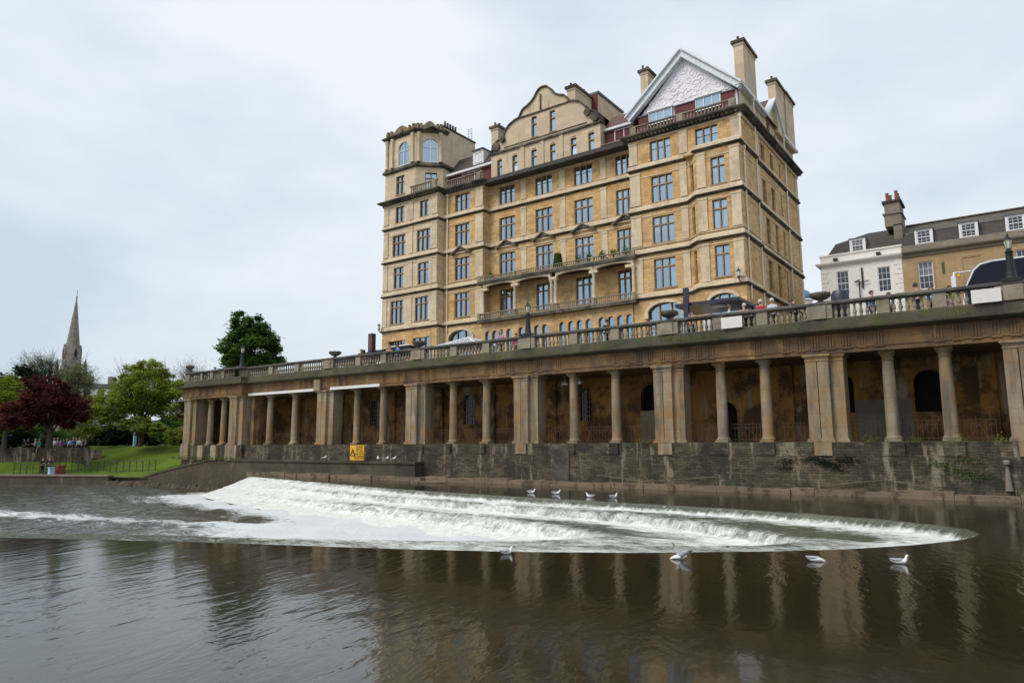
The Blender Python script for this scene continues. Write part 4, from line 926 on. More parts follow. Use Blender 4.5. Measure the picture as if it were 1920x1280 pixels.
# corner tower: octagonal top
TA, TB, TC = (-57, 54.2), (-52.3, 54.2), (-50.1, 56.35)
TPATH = [(-57, 62), TA, TB, TC, (-50.1, 62)]
facade(TA, TB, 27.05, 30.5, [(1.75, 27.65, 3.05, 29.8, 2, .7)], 'pale'); facade(TB, TC, 27.05, 30.5, [(1.1, 27.6, 2.4, 29.7, 2, .7)], 'pale')
walls['attic'].nx(); facade(TC, (-50.1, 62), 27.05, 35.2, mat='attic'); facade((-50.1, 62), (-57, 62), 27.05, 35.2, mat='attic'); facade((-57, 62), TA, 27.05, 34.7, mat='pale')
def archwin(p0, p1, a_, z):
    walls['pale'].wall(p0, p1, z, 34.7, [arch(*a_)], .34)
    o = window(a_[0], a_[4], a_[1], a_[2]+a_[3], p0, p1, 2, .62, 0, kind='white')
archwin(TA, TB, (2.0, 3.7, 32.9, .8, 30.95), 30.5); archwin(TB, TC, (.8, 2.5, 32.9, .8, 30.95), 30.5)
tm = MB(); tm.sweep(TPATH, [(0, 30.3), (.25, 30.4), (.28, 30.52), (.1, 30.85), (0, 30.9)]); tm.sweep(TPATH[:4]+[(-50.1, 57)], [(0, 34.3), (.1, 34.35), (.34, 34.55), (.38, 34.7), (0, 34.78)]); tm.build('tower_cornice', M['grime_shade'], ho)
tcm = MB()
def post(p0, p1, d, r_=.17):
    u = (Vector((*p1, 0))-Vector((*p0, 0))).normalized(); nn_ = Vector((u.y, -u.x, 0)); c_ = Vector((*p0, 0))+u*d+nn_*.12
    tcm.nx().lathe((c_.x, c_.y, 30.9), [(r_*1.35, 0), (r_*1.2, .15), (r_, .22), (r_*.88, 2.9), (r_*1.3, 3.1), (r_*1.45, 3.4)], 12)
for d in (.3, 1.2, 4.35): post(TA, TB, d)
for d in (.35, 2.78): post(TB, TC, d)
tcm.parts('tower_column', M['pale'], ho, smooth='auto')
pp = MB(); random.seed(31)
for p0, p1 in ((TA, TB), (TB, TC), ((-57, 60), TA)):
    u = (Vector((*p1, 0))-Vector((*p0, 0))); ln = u.length; u /= ln
    base = [(0, 34.75), (ln, 34.75)]; n = 28; tp = []
    for i in range(n+1):
        f = i/n; z = 35.25+(.5*max(0, math.cos((f-.5)*math.pi*2.4)) if .25 < f < .75 else 0)+(.22 if abs(f-.07) < .06 or abs(f-.93) < .06 else 0)+.04*random.random(); tp.append((ln*(1-f), z))
    pp.prism(base+tp, (p0[0], p0[1], 0), u, (0, 0, 1), Vector((-u.y, u.x, 0))*.35)
    for f in (.08, .2, .8, .92): c_ = Vector((*p0, 0))+u*ln*f; pp.lathe((c_.x, c_.y-.05, 34.75), [(.16, 0), (.13, .5), (.18, .62), (.05, .72)], 8)
    c_ = Vector((*p0, 0))+u*ln*.5+Vector((u.y, -u.x, 0))*.02; pp.tube(c_+Vector((0, 0, 35.15)), c_+Vector((u.y, -u.x, 0))*.14+Vector((0, 0, 35.15)), .36, n=14)
pp.build('tower_parapet', M['column'], ho)
ed = MB(); ed.sweep([(-50.1, 56.3), (-50.1, 62)], [(0, 35.15), (.14, 35.2), (.14, 35.32), (-.6, 35.32), (-.6, 35.15)]); ed.box(-57, 54.6, 34.6, -50.2, 61.9, 34.7); ed.build('tower_coping', M['grime_shade'], ho)
def pots(host_, P, h_=.55, mat='terracotta', r_=.12):
    for x, y, z in P: MB().lathe((x, y, z), [(r_*1.15, 0), (r_, .08), (r_*.85, h_-.08), (r_*1.05, h_)], 8).build('chimney_pot', M[mat], host_)
pots(ho, [(-50.45, 57.0+.45*i, 35.3) for i in range(5)], .8, 'grime_shade', .14)
# mansard roof and dormer between tower and gable
rf = MB(); rf.add([(-50.1, 57.0, 29.6), (-43.3, 57.0, 29.6), (-43.3, 59.2, 32.2), (-50.1, 59.2, 32.2), (-50.1, 64, 32.4), (-43.3, 64, 32.4)], [(0, 1, 2, 3), (3, 2, 5, 4)]); rf.build('mansard_roof', M['slate'], ho)
MB().box(-50.1, 56.72, 29.38, -43.35, 57.1, 29.62).build('white_fascia', M['white'], ho)
rb = MB(); rb.box(-49.9, 57.1, 27.1, -43.35, 57.4, 29.4); rb.build('brick_panel', M['redbrick'], ho)
window(0, 27.6, 2.6, 29.3, (-47.9, 56.98), (-45.3, 56.98), 3, 0, 2, kind='white')
dm = MB(); dm.box(-46.75, 57.5, 30.1, -45.3, 59.4, 31.75); dm.build('dormer', M['white'], ho); window(0, 30.35, 1.0, 31.5, (-46.5, 57.38), (-45.5, 57.38), 2, 0, 0, kind='white')
MB().box(-46.85, 57.3, 31.75, -45.2, 59.5, 31.86).build('dormer_top', M['lead'], ho)
# recess right of the gable: tiled roof above a white window
rf = MB(); rf.add([(-30.2, 57.0, 29.5), (-26, 57.0, 29.5), (-26, 58.6, 31.4), (-30.2, 58.6, 31.4), (-30.2, 64, 31.6), (-26, 64, 31.6)], [(0, 1, 2, 3), (3, 2, 5, 4)]); rf.build('recess_roof', M['redtile'], ho)
MB().box(-30.2, 56.8, 29.3, -26.7, 57.1, 29.52).build('white_fascia', M['barge'], ho)
MB().box(-30.2, 57.1, 27.1, -26.7, 57.4, 29.3).build('brick_panel', M['redbrick'], ho)
window(0, 27.6, 1.95, 29.2, (-29.15, 56.98), (-27.2, 56.98), 2, 0, 5, kind='white')
# parapet balustrades on the cornice
def paraps(x0, x1, y_, z, h_=.75, big_=()):
    rl = MB(); rl.box(x0, y_-.12, z+h_-.1, x1, y_+.12, z+h_); n = int((x1-x0)/.3)
    for i in range(n): rl.lathe((x0+(x1-x0)*(i+.5)/n, y_, z), [(.06, 0), (.1, .16), (.045, .4), (.07, h_-.1)], 8)
    for x in big_: rl.box(x-.28, y_-.15, z, x+.28, y_+.15, z+h_+.02)
    rl.build('roof_balustrade', M['balu'], ho)
paraps(-26.4, -16.9, 54.75, 27.08, .72, (-26.1, -21.7, -17.2)); paraps(-52.8, -48.7, 53.95, 27.08, .95, (-49.2,)); paraps(-48.4, -43.3, 54.95, 27.08, .85, (-43.9,)); paraps(-30.1, -26.8, 56.0, 27.08, .5)
# big gable of the right-hand block
GX0, GX1, GA, GZ = -26.1, -17.0, (-21.6, 33.55), 28.95
rg = MB(); rg.prism([(GX0+.1, 27.05), (GX0+.1, GZ), (GA[0], GA[1]-.15), (GX1-.05, GZ), (GX1-.05, 27.05)], (0, 55.8, 0), (1, 0, 0), (0, 0, 1), (0, .3, 0)); rg.build('carved_gable', M['relief'], ho)
sc = MB(); random.seed(5)
def curl(cx_, cz_, r_, a0, turns, thick=.022, s_=1):
    pts = []
    for i in range(22):
        f = i/21; a_ = a0+s_*f*turns*2*math.pi; rr_ = r_*(1-.8*f); pts.append((cx_+rr_*math.cos(a_), 55.78, cz_+rr_*math.sin(a_)))
    sc.path(pts, thick, 5)
for (dx, z, r_) in ((0, 32.3, .45), (.75, 31.7, .45), (1.4, 31.1, .42), (2.2, 30.5, .42), (3.0, 29.95, .4), (1.0, 30.6, .5), (.4, 31.2, .35), (2.0, 29.8, .45), (3.7, 29.45, .3), (.3, 29.95, .55), (1.2, 29.75, .35)):
    curl(-21.6+dx, z, r_, random.random()*6, 1.3, s_=1); curl(-21.6-dx, z, r_, random.random()*6, 1.3, s_=-1)
for sx in (-1, 1):
    for k_ in range(3):
        pts = [(-21.6+sx*(.4+i*.28), 55.78, 29.5+k_*.62+.16*math.sin(i*1.1+k_)) for i in range(12-3*k_)]; sc.path(pts, .026, 5)
sc.build('relief_scrolls', M['relief'], ho)
br_ = MB(); br_.nx().box(-25.95, 55.6, 27.1, -25.0, 55.8, 28.95); br_.nx().box(-22.5, 55.6, 27.1, -20.65, 55.8, 29.0); br_.nx().box(-18.4, 55.6, 27.1, -17.3, 55.8, 28.95)
br_.nx().box(-25.0, 55.7, 27.1, -22.5, 55.8, 28.0); br_.nx().box(-20.65, 55.7, 27.1, -18.4, 55.8, 28.0); br_.parts('brick_panel', M['redbrick'], ho)
le = MB(); le.nx().box(-26.0, 55.52, 28.95, -25.0, 55.82, 29.06); le.nx().box(-22.55, 55.52, 29.0, -20.6, 55.82, 29.1); le.nx().box(-18.45, 55.52, 28.95, -17.25, 55.82, 29.06); le.parts('lead_capping', M['lead'], ho)
for x0 in (-24.95, -20.6):
    MB().box(x0-.05, 55.45, 29.15, x0+2.3, 55.85, 29.3).build('window_head', M['white'], ho)
    window(0, 27.95, 2.2, 29.15, (x0, 55.5), (x0+2.2, 55.5), 3, 0, 5, kind='white')
bb = MB()
for (x0, z0, x1, z1) in ((-27.0, 29.05, -21.6, 33.85), (-21.6, 33.85, -16.55, 29.2)):
    u_ = Vector((x1-x0, z1-z0)).normalized(); nn_ = Vector((-u_.y, u_.x))
    for (o0, o1, y0, y1) in ((-.42, .05, 55.25+(.004 if x0 > -25 else 0), 55.8), (.05, .2, 55.05+(.004 if x0 > -25 else 0), 55.85)):
        bb.prism([(x0+nn_.x*o0, z0+nn_.y*o0), (x1+nn_.x*o0, z1+nn_.y*o0), (x1+nn_.x*o1, z1+nn_.y*o1), (x0+nn_.x*o1, z0+nn_.y*o1)], (0, y0, 0), (1, 0, 0), (0, 0, 1), (0, y1-y0, 0))
bb.build('bargeboard', M['barge'], ho)
rr2 = MB(); rr2.add([(-26.9, 55.3, 29.1), (-21.6, 55.3, 33.95), (-16.6, 55.3, 29.35), (-26.9, 70, 29.1), (-21.6, 70, 33.95), (-16.6, 70, 29.35)], [(0, 3, 4, 1), (1, 4, 5, 2)]); rr2.build('gable_roof', M['redtile'], ho)
# side attic wall, eaves and the small side gable
sa_ = [(60.8-55.8, 27.6, 61.6-55.8, 28.6, 1, 0), (63.6-55.8, 27.6, 64.7-55.8, 29.3, 2, 0), (66.0-55.8, 27.6, 66.6-55.8, 28.8, 1, 0)]
walls['pale'].wall((-16.95, 55.8), (-16.95, 72.75), 27.05, 29.4, [w_[:4] for w_ in sa_], .3, outline=[(0, 27.05), (16.95, 27.05), (16.95, 29.4), (12.3, 29.4), (9.6, 31.7), (6.9, 29.4), (0, 29.4)])
for w_ in sa_: window(w_[0], w_[1], w_[2], w_[3], (-16.95, 55.8), (-16.95, 72.75), w_[4], 0, 0)
eb = MB()
for y0, z0, y1, z1 in ((55.2, 29.3, 62.7, 29.3), (62.7, 29.35, 65.4, 31.95), (65.4, 31.95, 68.2, 29.35), (68.2, 29.3, 73, 29.3)):
    eb.prism([(y0, z0-.12), (y1, z1-.12), (y1, z1+.14), (y0, z0+.14)], (-17.05, 0, 0), (0, 1, 0), (0, 0, 1), (.6, 0, 0))
eb.build('white_eaves', M['barge'], ho)
MB().add([(-16.5, 62.7, 29.4), (-16.5, 65.4, 32.05), (-16.5, 68.2, 29.4), (-21, 65.4, 32.05), (-17, 62.7, 29.4), (-17, 68.2, 29.4)], [(0, 1, 3, 4), (1, 2, 5, 3)]).build('side_gable_roof', M['redtile'], ho)
# chimneys
def chim(x0, y0, x1, y1, z0, z1, potp, mat='attic'):
    c_ = MB(); c_.box(x0, y0, z0, x1, y1, z1-.5); c_.box(x0-.06, y0-.06, z1-.5, x1+.06, y1+.06, z1-.25); o = c_.build('chimney', M[mat], ho)
    MB().box(x0-.2, y0-.2, z1-.25, x1+.2, y1+.2, z1).build('chimney_cap', M['grime_shade'], o)
    for x, y in potp: MB().lathe((x, y, z1), [(.14, 0), (.11, .1), (.1, .42), (.13, .5)], 8).build('chimney_pot', M['grime_shade'], o)
chim(-17.8, 57.9, -17.0, 61.3, 29, 34.6, [(-17.5, 58.25), (-17.4, 58.7)])
chim(-17.3, 66.2, -16.6, 69.1, 29, 34.4, [(-17, 66.6), (-17, 67.4), (-17, 68.4)]); chim(-17.2, 69.3, -16.5, 72.2, 29, 34.3, [(-17, 70), (-17, 71)])
chim(-26.75, 58, -26.0, 60.6, 29, 34.9, [(-26.55, 58.2), (-26.3, 58.6)]); chim(-34.3, 57.1, -33.4, 60.4, 30, 35.25, [(-34.1, 57.5), (-33.8, 58.3), (-33.7, 59.4)])
chim(-43.9, 57.1, -43.0, 59.5, 29, 33.7, [(-43.6, 57.4), (-43.3, 57.8)])
bk = MB(); bk.box(-33.6, 60.5, 29, -32.7, 66, 35.5); bk.build('party_wall', M['attic'], ho)
MB().box(-33.7, 60.4, 35.5, -32.55, 66.1, 35.72).build('party_wall_coping', M['lead'], ho); MB().box(-33.62, 60.38, 30, -32.72, 60.5, 35.45).build('brick_flue', M['redbrick'], ho)
MB().add([(-42.9, 57, 31), (-42.9, 66, 31), (-36.6, 57, 34.8), (-36.6, 66, 34.8), (-30.3, 57, 31), (-30.3, 66, 31)], [(0, 2, 3, 1), (2, 4, 5, 3)]).build('centre_roof', M['slate'], ho)
# drainpipes
for x, y, z0, z1 in ((-48.3, 55.08, 6, 26.3), (-43.75, 56.05, 12.3, 26.3), (-16.68, 54.9, 23.9, 26.2), (-16.5, 54.9, 11, 23.4), (-16.55, 58.45, 6, 28.9), (-16.6, 68.1, 6, 29.2)):
    MB().tube((x, y, z0), (x, y, z1), .075, n=8).box(x-.12, y-.12, z1-.02, x+.12, y+.1, z1+.22).build('drainpipe', M['pipe'], ho)
walls['attic'].parts('attic_wall', M['attic'], ho)
for k_ in ('honey', 'pale'): walls[k_].build('wall', M[k_], ho)
# wall lanterns, roof ladder
def wlamp(x, y, z):
    m_ = MB(); m_.path([(x, y+.45, z-.1), (x, y+.2, z-.15), (x, y, z)], .04, 5); m_.lathe((x, y, z), [(.05, 0), (.1, .12), (.16, .2)], 6); m_.lathe((x, y, z+.6), [(.22, 0), (.1, .14), (.03, .2), (.02, .35)], 6); o = m_.build('wall_lantern', M['iron'], ho)
    MB().lathe((x, y, z+.2), [(.12, 0), (.17, .4)], 6).build('lantern_glass', M['lglass'], o)
wlamp(-17.0, 53.5, 12.45); wlamp(-57.05, 53.75, 12.3)
ld = MB()
for dx in (0, .55): ld.tube((-50.75+dx, 61.5, 34.6), (-50.75+dx, 61.5, 37.0), .025, n=5)
for i in range(8): ld.tube((-50.75, 61.5, 34.8+.3*i), (-50.2, 61.5, 34.8+.3*i), .02, n=5)
ld.build('roof_ladder', M['iron'], ho)

# ---------------------------------------------------------------- houses on the right
def house_windows(host, p0, p1, L_, kind='sash'):
    for w_ in L_: window(w_[0], w_[1], w_[2], w_[3], p0, p1, 1, .5, w_[4] if len(w_) > 4 else 0, host=host, kind=kind)
HY = 62.0
wh = thing('white_house', (-9.8, 64, 5.4), 'white stucco house with quoins and a dark mansard roof, right of the hotel', 'house')
mb = MB(); L_ = [(1.15, 11.8, 2.1, 13.85), (4.2, 11.72, 5.15, 13.75)]
mb.wall((-12.8, HY), (-6.8, HY), 5.38, 15.3, [w_[:4] for w_ in L_]+[(.9, 6, 2.4, 9), (4, 6, 5.5, 9)], .2); mb.build('wall', M['stucco'], wh); MB().wall((-12.8, 72), (-12.8, HY), 5.38, 15.3).build('side_wall', M['stucco'], wh); MB().box(-12.6, HY+.9, 5.4, -6.9, HY+1.0, 15).build('black_backing', M['dark'], wh)  # near-black backing added behind the windows to shut out the sky
MB().box(-12.7, HY+.3, 5.4, -6.9, HY+.35, 10).build('shopfront', M['dglass'], wh)
house_windows(wh, (-12.8, HY), (-6.8, HY), L_)
MB().sweep([(-12.8, 72), (-12.8, HY), (-6.72, HY)], [(0, 14.3), (.12, 14.35), (.34, 14.5), (.38, 14.62), (0, 14.7)]).build('cornice', M['stucco'], wh)
MB().sweep([(-12.8, 72), (-12.8, HY), (-6.72, HY)], [(0, 15.2), (.08, 15.22), (.08, 15.34), (-.3, 15.34), (-.3, 15.2)]).build('parapet_coping', M['stucco'], wh)
for sd_ in (0, 1):
    q = MB()
    for i in range(12):
        z = 9.6+i*.38; w_ = .55 if i % 2 else .38
        if sd_: q.box(-6.82-w_, HY-.05, z, -6.82, HY+.01, z+.33)
        else: q.box(-12.84, HY-.05, z, -12.8+w_, HY+.01, z+.33)
    q.build('quoins', M['stucco'], wh)
rf = MB(); rf.add([(-12.5, HY+.4, 15.1), (-6.7, HY+.4, 15.1), (-6.7, HY+1.1, 16.45), (-11.75, HY+1.1, 16.45), (-12.5, 71.5, 15.1), (-11.75, 70.8, 16.45), (-6.7, HY+3.8, 17.7), (-9.6, HY+3.8, 17.7), (-9.6, 68, 17.7), (-6.7, 68, 17.7)],
    [(0, 1, 2, 3), (0, 3, 5, 4), (3, 2, 6, 7), (3, 7, 8, 5), (7, 6, 9, 8)]); rf.build('mansard_roof', M['slate'], wh)
def dormer(host, x0, x1, z0, z1, y_, cur=0):
    m_ = MB(); m_.box(x0-.14, y_+.02, z0-.05, x0, y_+1.6, z1+.08); m_.box(x1, y_+.02, z0-.05, x1+.14, y_+1.6, z1+.08); m_.box(x0, y_+.02, z1, x1, y_+1.6, z1+.08); m_.box(x0, y_+.3, z0-.05, x1, y_+1.4, z0); o = m_.build('dormer', M['white'], host)
    w_ = window(0, z0, x1-x0, z1, (x0, y_), (x1, y_), 1, .5, cur, host=host, kind='sash')
    MB().box(x0-.2, y_-.04, z1+.08, x1+.2, y_+1.7, z1+.15).build('dormer_roof', M['lead'], host)
dormer(wh, -10.4, -9.5, 15.4, 16.4, HY+.35, 4)
wsn = MB(); wsn.box(-9.76, HY-.12, 12.2, -9.64, HY-.04, 13.9); wsn.path([(-9.9, HY-.2, 12.9), (-10.3, HY-.2, 12.75), (-9.7, HY-.2, 12.7), (-9.2, HY-.2, 12.75)], .04, 5); wsn.tube((-9.95, HY-.2, 11.3), (-9.95, HY-.2, 12.95), .05, n=6); wsn.build('flag_bracket', M['iron'], wh)
for x in (-11.6, -8.4): MB().box(x-.16, HY-.3, 14.75, x+.16, HY-.05, 14.95).build('floodlight', M['iron'], wh)
sh = thing('stone_terrace', (0, 64, 5.4), 'golden stone terraced house with sash windows, dormers and a mossy roof, behind the coach', 'house')
X1 = 16
L_ = [(1.05, 11.55, 2.05, 13.7, 4), (7.3, 11.55, 8.3, 13.65), (11.2, 11.55, 12.2, 13.65), (15.1, 11.55, 16.1, 13.65)]
mb = MB(); mb.wall((-6.8, HY), (X1, HY), 5.38, 15.1, [w_[:4] for w_ in L_], .2); mb.build('wall', M['terr'], sh); MB().box(-6.7, HY+.9, 5.4, X1, HY+1.0, 15).build('black_backing', M['dark'], sh)  # same added black backing, keeps daylight from showing through the panes
house_windows(sh, (-6.8, HY), (X1, HY), L_)
m_ = MB(); m_.box(-2.85, HY-.05, 13.6, -1.65, HY+.01, 13.75); m_.box(-2.85, HY-.04, 11, -2.78, HY+.01, 13.6)
for w_ in L_: x0, x1 = w_[0]-6.8, w_[2]-6.8; m_.box(x0-.12, HY-.04, w_[1]-.1, x0, HY+.01, w_[3]+.12); m_.box(x1, HY-.04, w_[1]-.1, x1+.12, HY+.01, w_[3]+.12); m_.box(x0, HY-.04, w_[3], x1, HY+.01, w_[3]+.12); m_.box(x0-.15, HY-.1, w_[1]-.14, x1+.15, HY+.01, w_[1]-.02)
m_.box(-6.8, HY-.06, 10.95, X1, HY+.01, 11.1); m_.build('window_surrounds', M['mullion'], sh)
MB().sweep([(-6.75, HY), (X1, HY)], [(0, 14.15), (.1, 14.2), (.12, 14.4), (.38, 14.5), (.42, 14.6), (.05, 14.66), (.0, 15.15), (-.3, 15.18), (-.3, 14.15)]).build('cornice', M['greystone'], sh)
rf = MB(); rf.add([(-6.7, HY+.4, 15.0), (X1, HY+.4, 15.0), (X1, HY+1.1, 16.35), (-6.7, HY+1.1, 16.35)], [(0, 1, 2, 3)]); rf.build('lower_roof', M['slate'], sh)
rf = MB(); rf.add([(-6.7, HY+1.05, 16.36), (X1, HY+1.05, 16.36), (X1, HY+3.6, 17.65), (-6.7, HY+3.6, 17.65), (X1, 70, 16), (-6.7, 70, 16)], [(0, 1, 2, 3), (3, 2, 4, 5)]); rf.box(-6.7, HY+3.4, 17.64, X1, HY+3.8, 17.74); rf.build('upper_roof', M['slate_hi'], sh)
for x0 in (-5.68, -2.72, .2, 3.4, 6.6, 9.8): dormer(sh, x0, x0+.95, 15.25, 16.3, HY+.32)
MB().box(-4.15, HY-.06, 12.6, -4.0, HY, 13.5).build('green_plaque', M['greenpaint'], sh); MB().box(-3.2, HY-.05, 12.2, -3.05, HY, 12.5).build('yellow_plaque', M['yellow'], sh)
ch = MB(); ch.box(-7.9, 62.9, 17.2, -6.7, 65.3, 18.3); ch.box(-7.3, 62.9, 15, -6.7, 65.3, 17.3); ch.box(-8, 62.8, 18.2, -6.6, 65.4, 18.32); ch.box(-7.85, 62.95, 18.32, -6.75, 65.3, 19.2); co_ = ch.build('chimney', M['greystone'], sh)
MB().box(-8.0, 62.8, 19.2, -6.6, 65.4, 19.36).build('chimney_cap', M['grime_shade'], co_)
for i, (x, y) in enumerate(((-7.6, 63.2), (-6.95, 63.2), (-6.95, 63.6), (-6.95, 64.1), (-6.95, 64.6), (-7.5, 64.2))): MB().lathe((x, y, 19.34), [(.16, 0), (.13, .1), (.12, .62+.1*(i % 2)), (.15, .72+.1*(i % 2))], 8).build('chimney_pot', M['terracotta'], co_)
# domed kiosk building behind
db = thing('domed_turret', (-19.9, 92, 5.4), 'small turret with a blue dome just past the right edge of the hotel', 'turret')
MB().lathe((-21.3, 92, 5.3), [(1.0, 0), (1.0, 11.9), (1.15, 12.1), (1.0, 12.3)], 16).build('drum', M['stucco'], db); MB().lathe((-21.3, 92, 17.5), [(1.05, 0), (1.0, .5), (.75, 1.0), (.35, 1.3), (.05, 1.4), (.03, 1.8)], 16).build('dome', M['copper'], db, smooth=True)

# ---------------------------------------------------------------- things on the terrace
def dirpx(x, d, z=0.0):
    v = _f+_r*((x-960)/1321.4)-_u*((835-640)/1321.4); v = Vector((v.x, v.y, 0)).normalized()*d; return (v.x, v.y, z)
# coach
bu = thing('coach', (3, 43.2, 5.4), 'white coach with dark tinted windows parked behind the balustrade at the right edge', 'coach')
ol = [(-2.0, 5.75), (-2.05, 6.9), (-1.9, 7.7), (-1.5, 8.55), (-1.2, 8.82), (-.7, 8.92), (9.6, 8.95), (9.9, 8.7), (9.95, 5.75)]
MB().prism(ol, (0, 42, 0), (1, 0, 0), (0, 0, 1), (0, 2.5, 0)).build('body', M['silver'], bu)
ws = [(-1.98, 6.6), (-1.97, 7.0), (-1.83, 7.7), (-1.44, 8.5), (-1.15, 8.75), (-.68, 8.84), (9.6, 8.87), (9.85, 6.6)]
MB().prism(ws, (0, 41.985, 0), (1, 0, 0), (0, 0, 1), (0, .012, 0)).build('side_window', M['cglass'], bu)
m_ = MB(); m_.add([(-2.06, 42.15, 6.9), (-2.06, 44.35, 6.9), (-1.93, 44.35, 7.7), (-1.93, 42.15, 7.7), (-1.53, 44.3, 8.5), (-1.53, 42.2, 8.5)], [(0, 1, 2, 3), (3, 2, 4, 5)]); m_.build('windscreen', M['dglass'], bu)
m_ = MB(); m_.path([(-1.6, 42.1, 8.5), (-2.3, 41.75, 8.45), (-2.35, 41.7, 8.2)], .04, 6); m_.box(-2.45, 41.6, 7.5, -2.25, 41.85, 8.25); m_.build('mirror', M['silver'], bu)
for x in (0.2, 7.2):
    for y in (42.02, 44.2):
        o = MB().tube((x, y, 5.9), (x, y+.28, 5.9), .5, n=20).build('wheel', M['tyre'], bu); MB().tube((x, y-.01, 5.9), (x, y+.05, 5.9), .28, n=14).build('rim', M['silver'], o)
for y in (42.25, 44.25): MB().box(-2.08, y-.18, 6.1, -1.98, y+.18, 6.3).build('headlight', M['lglass'], bu)
# canopy by the hotel entrance
cn = thing('dark_canopy', (-17.5, 48, 5.4), 'dark navy canopy with tall post and round white light at the hotel corner', 'canopy')
MB().box(-19.6, 47, 9.5, -15.0, 51, 9.72).build('canopy_roof', M['navy'], cn)
MB().box(-18.85, 46.7, 5.4, -18.5, 46.98, 10.75).build('post', M['navy'], cn); MB().box(-15.3, 50.6, 5.4, -15.15, 50.75, 9.5).build('post', M['navy'], cn)
MB().lathe((-16.9, 48.3, 9.4), [(.35, 0), (.5, .03), (.5, .1)], 20).build('ceiling_light', M['board'], cn)
ki = thing('entrance_kiosk', (-16.6, 52, 5.4), 'pale kiosk with glazed panels and a dark doorway under the navy canopy', 'kiosk')
MB().box(-19.4, 52, 5.4, -14.6, 53.4, 9.3).build('wall', M['board'], ki); MB().box(-18.2, 51.95, 6.4, -16.9, 52, 9.1).build('glass_panel', M['glass'], ki); MB().box(-16.7, 51.94, 5.4, -15.2, 52, 9.2).build('doorway', M['dark'], ki)
# sign post and awning left of the hotel
sp_ = thing('black_sign_post', (-43.2, 40, 5.4), 'tall black rectangular sign post with a dim red poster, left of the hotel', 'sign post')
MB().box(-43.5, 39.8, 5.4, -43.02, 40.2, 9.0).build('post', M['navy'], sp_); MB().box(-43.32, 39.78, 7.6, -43.05, 39.8, 8.8).build('poster', M['bag'], sp_)
tl = thing('small_post_light', (-42.3, 38, 5.4), 'small post light left of the tall black sign post', 'light'); MB().tube((-42.05, 38, 5.4), (-42.05, 38, 7.1), .03, n=6).build('post', M['iron'], tl); MB().box(-42.16, 37.9, 7.05, -41.94, 38.1, 7.35).build('lantern', M['iron'], tl)
aw = thing('blue_awning', (-45, 42, 5.4), 'long low dark blue awning with pale edge behind the balustrade left of the hotel', 'awning')
m_ = MB(); m_.prism([(-49.5, 7.3), (-43.9, 7.75), (-41.6, 7.85), (-41.6, 7.65), (-49.5, 6.9)], (0, 41, 0), (1, 0, 0), (0, 0, 1), (0, 2.4, 0)); m_.build('roof', M['navy'], aw)
MB().prism([(-49.5, 7.3), (-43.9, 7.75), (-43.9, 7.83), (-49.5, 7.38)], (0, 40.95, 0), (1, 0, 0), (0, 0, 1), (0, 2.5, 0)).build('edge', M['board'], aw)
for x in (-49, -44.5): MB().tube((x, 41.2, 5.4), (x, 41.2, 7.2), .05, n=6).build('leg', M['iron'], aw)
wc = thing('white_market_tent', (-41.5, 42.3, 5.4), 'white and dark blue awning stand by the foot of the hotel tower', 'tent')
MB().prism([(-44.0, 5.4), (-44.0, 7.2), (-43.7, 8.15), (-43.4, 8.25), (-43.35, 7.3), (-43.2, 5.4)], (0, 42.4, 0), (1, 0, 0), (0, 0, 1), (0, .5, 0)).build('side_panel', M['board'], wc)
m_ = MB(); m_.prism([(-43.3, 8.15), (-41.0, 7.95), (-41.4, 7.2), (-43.1, 7.2)], (0, 42.2, 0), (1, 0, 0), (0, 0, 1), (0, 1.5, 0)); m_.build('awning', M['navy'], wc); MB().box(-43.3, 42.1, 8.1, -41.0, 43.8, 8.2).build('edge', M['board'], wc)
# patterned gazebo
t = NT('lattice_fabric'); vr = t.n('ShaderNodeTexVoronoi', feature='DISTANCE_TO_EDGE'); vr.inputs['Scale'].default_value = 5.5; t.l(t.pos(), vr.inputs['Vector'])
t.set(Base_Color=t.mix(t.ramp(vr.outputs['Distance'], .06, .1), (.8, .82, .85), (.08, .1, .14)), Roughness=.7); M['lattice'] = t.mat
gz = thing('gazebo', (-37.3, 44.5, 5.4), 'white framed gazebo with a dark lace pattern roof below the arched hotel window', 'gazebo')
c_ = (-37.2, 45.2, 8.75); cs = [(-39.5, 43.4, 7.95), (-35.0, 43.4, 7.95), (-35.0, 47, 7.95), (-39.5, 47, 7.95)]
MB().add([c_]+cs, [(0, 1, 2), (0, 2, 3), (0, 3, 4), (0, 4, 1)]).build('roof', M['lattice'], gz)
m_ = MB()
for p in cs: m_.tube(c_, p, .06, n=6)
m_.path([(p[0], p[1], p[2]-.02) for p in cs+cs[:1]], .06, 6); m_.build('frame', M['white'], gz)
for p in cs: MB().tube((p[0], p[1], 5.4), p, .04, n=6).build('leg', M['white'], gz)
bx = MB().lathe((-6.6, 35.6, 5.4), [(.38, 0), (.4, .9), (.4, 1.45), (.3, 1.62), (.1, 1.68)], 12, 0, 1, .8); tag(bx.build('covered_parasol', M['navy'], at=(-6.6, 35.6, 5.4), smooth='auto'), 'dark covered object standing behind the rail in front of the white house', 'cover')

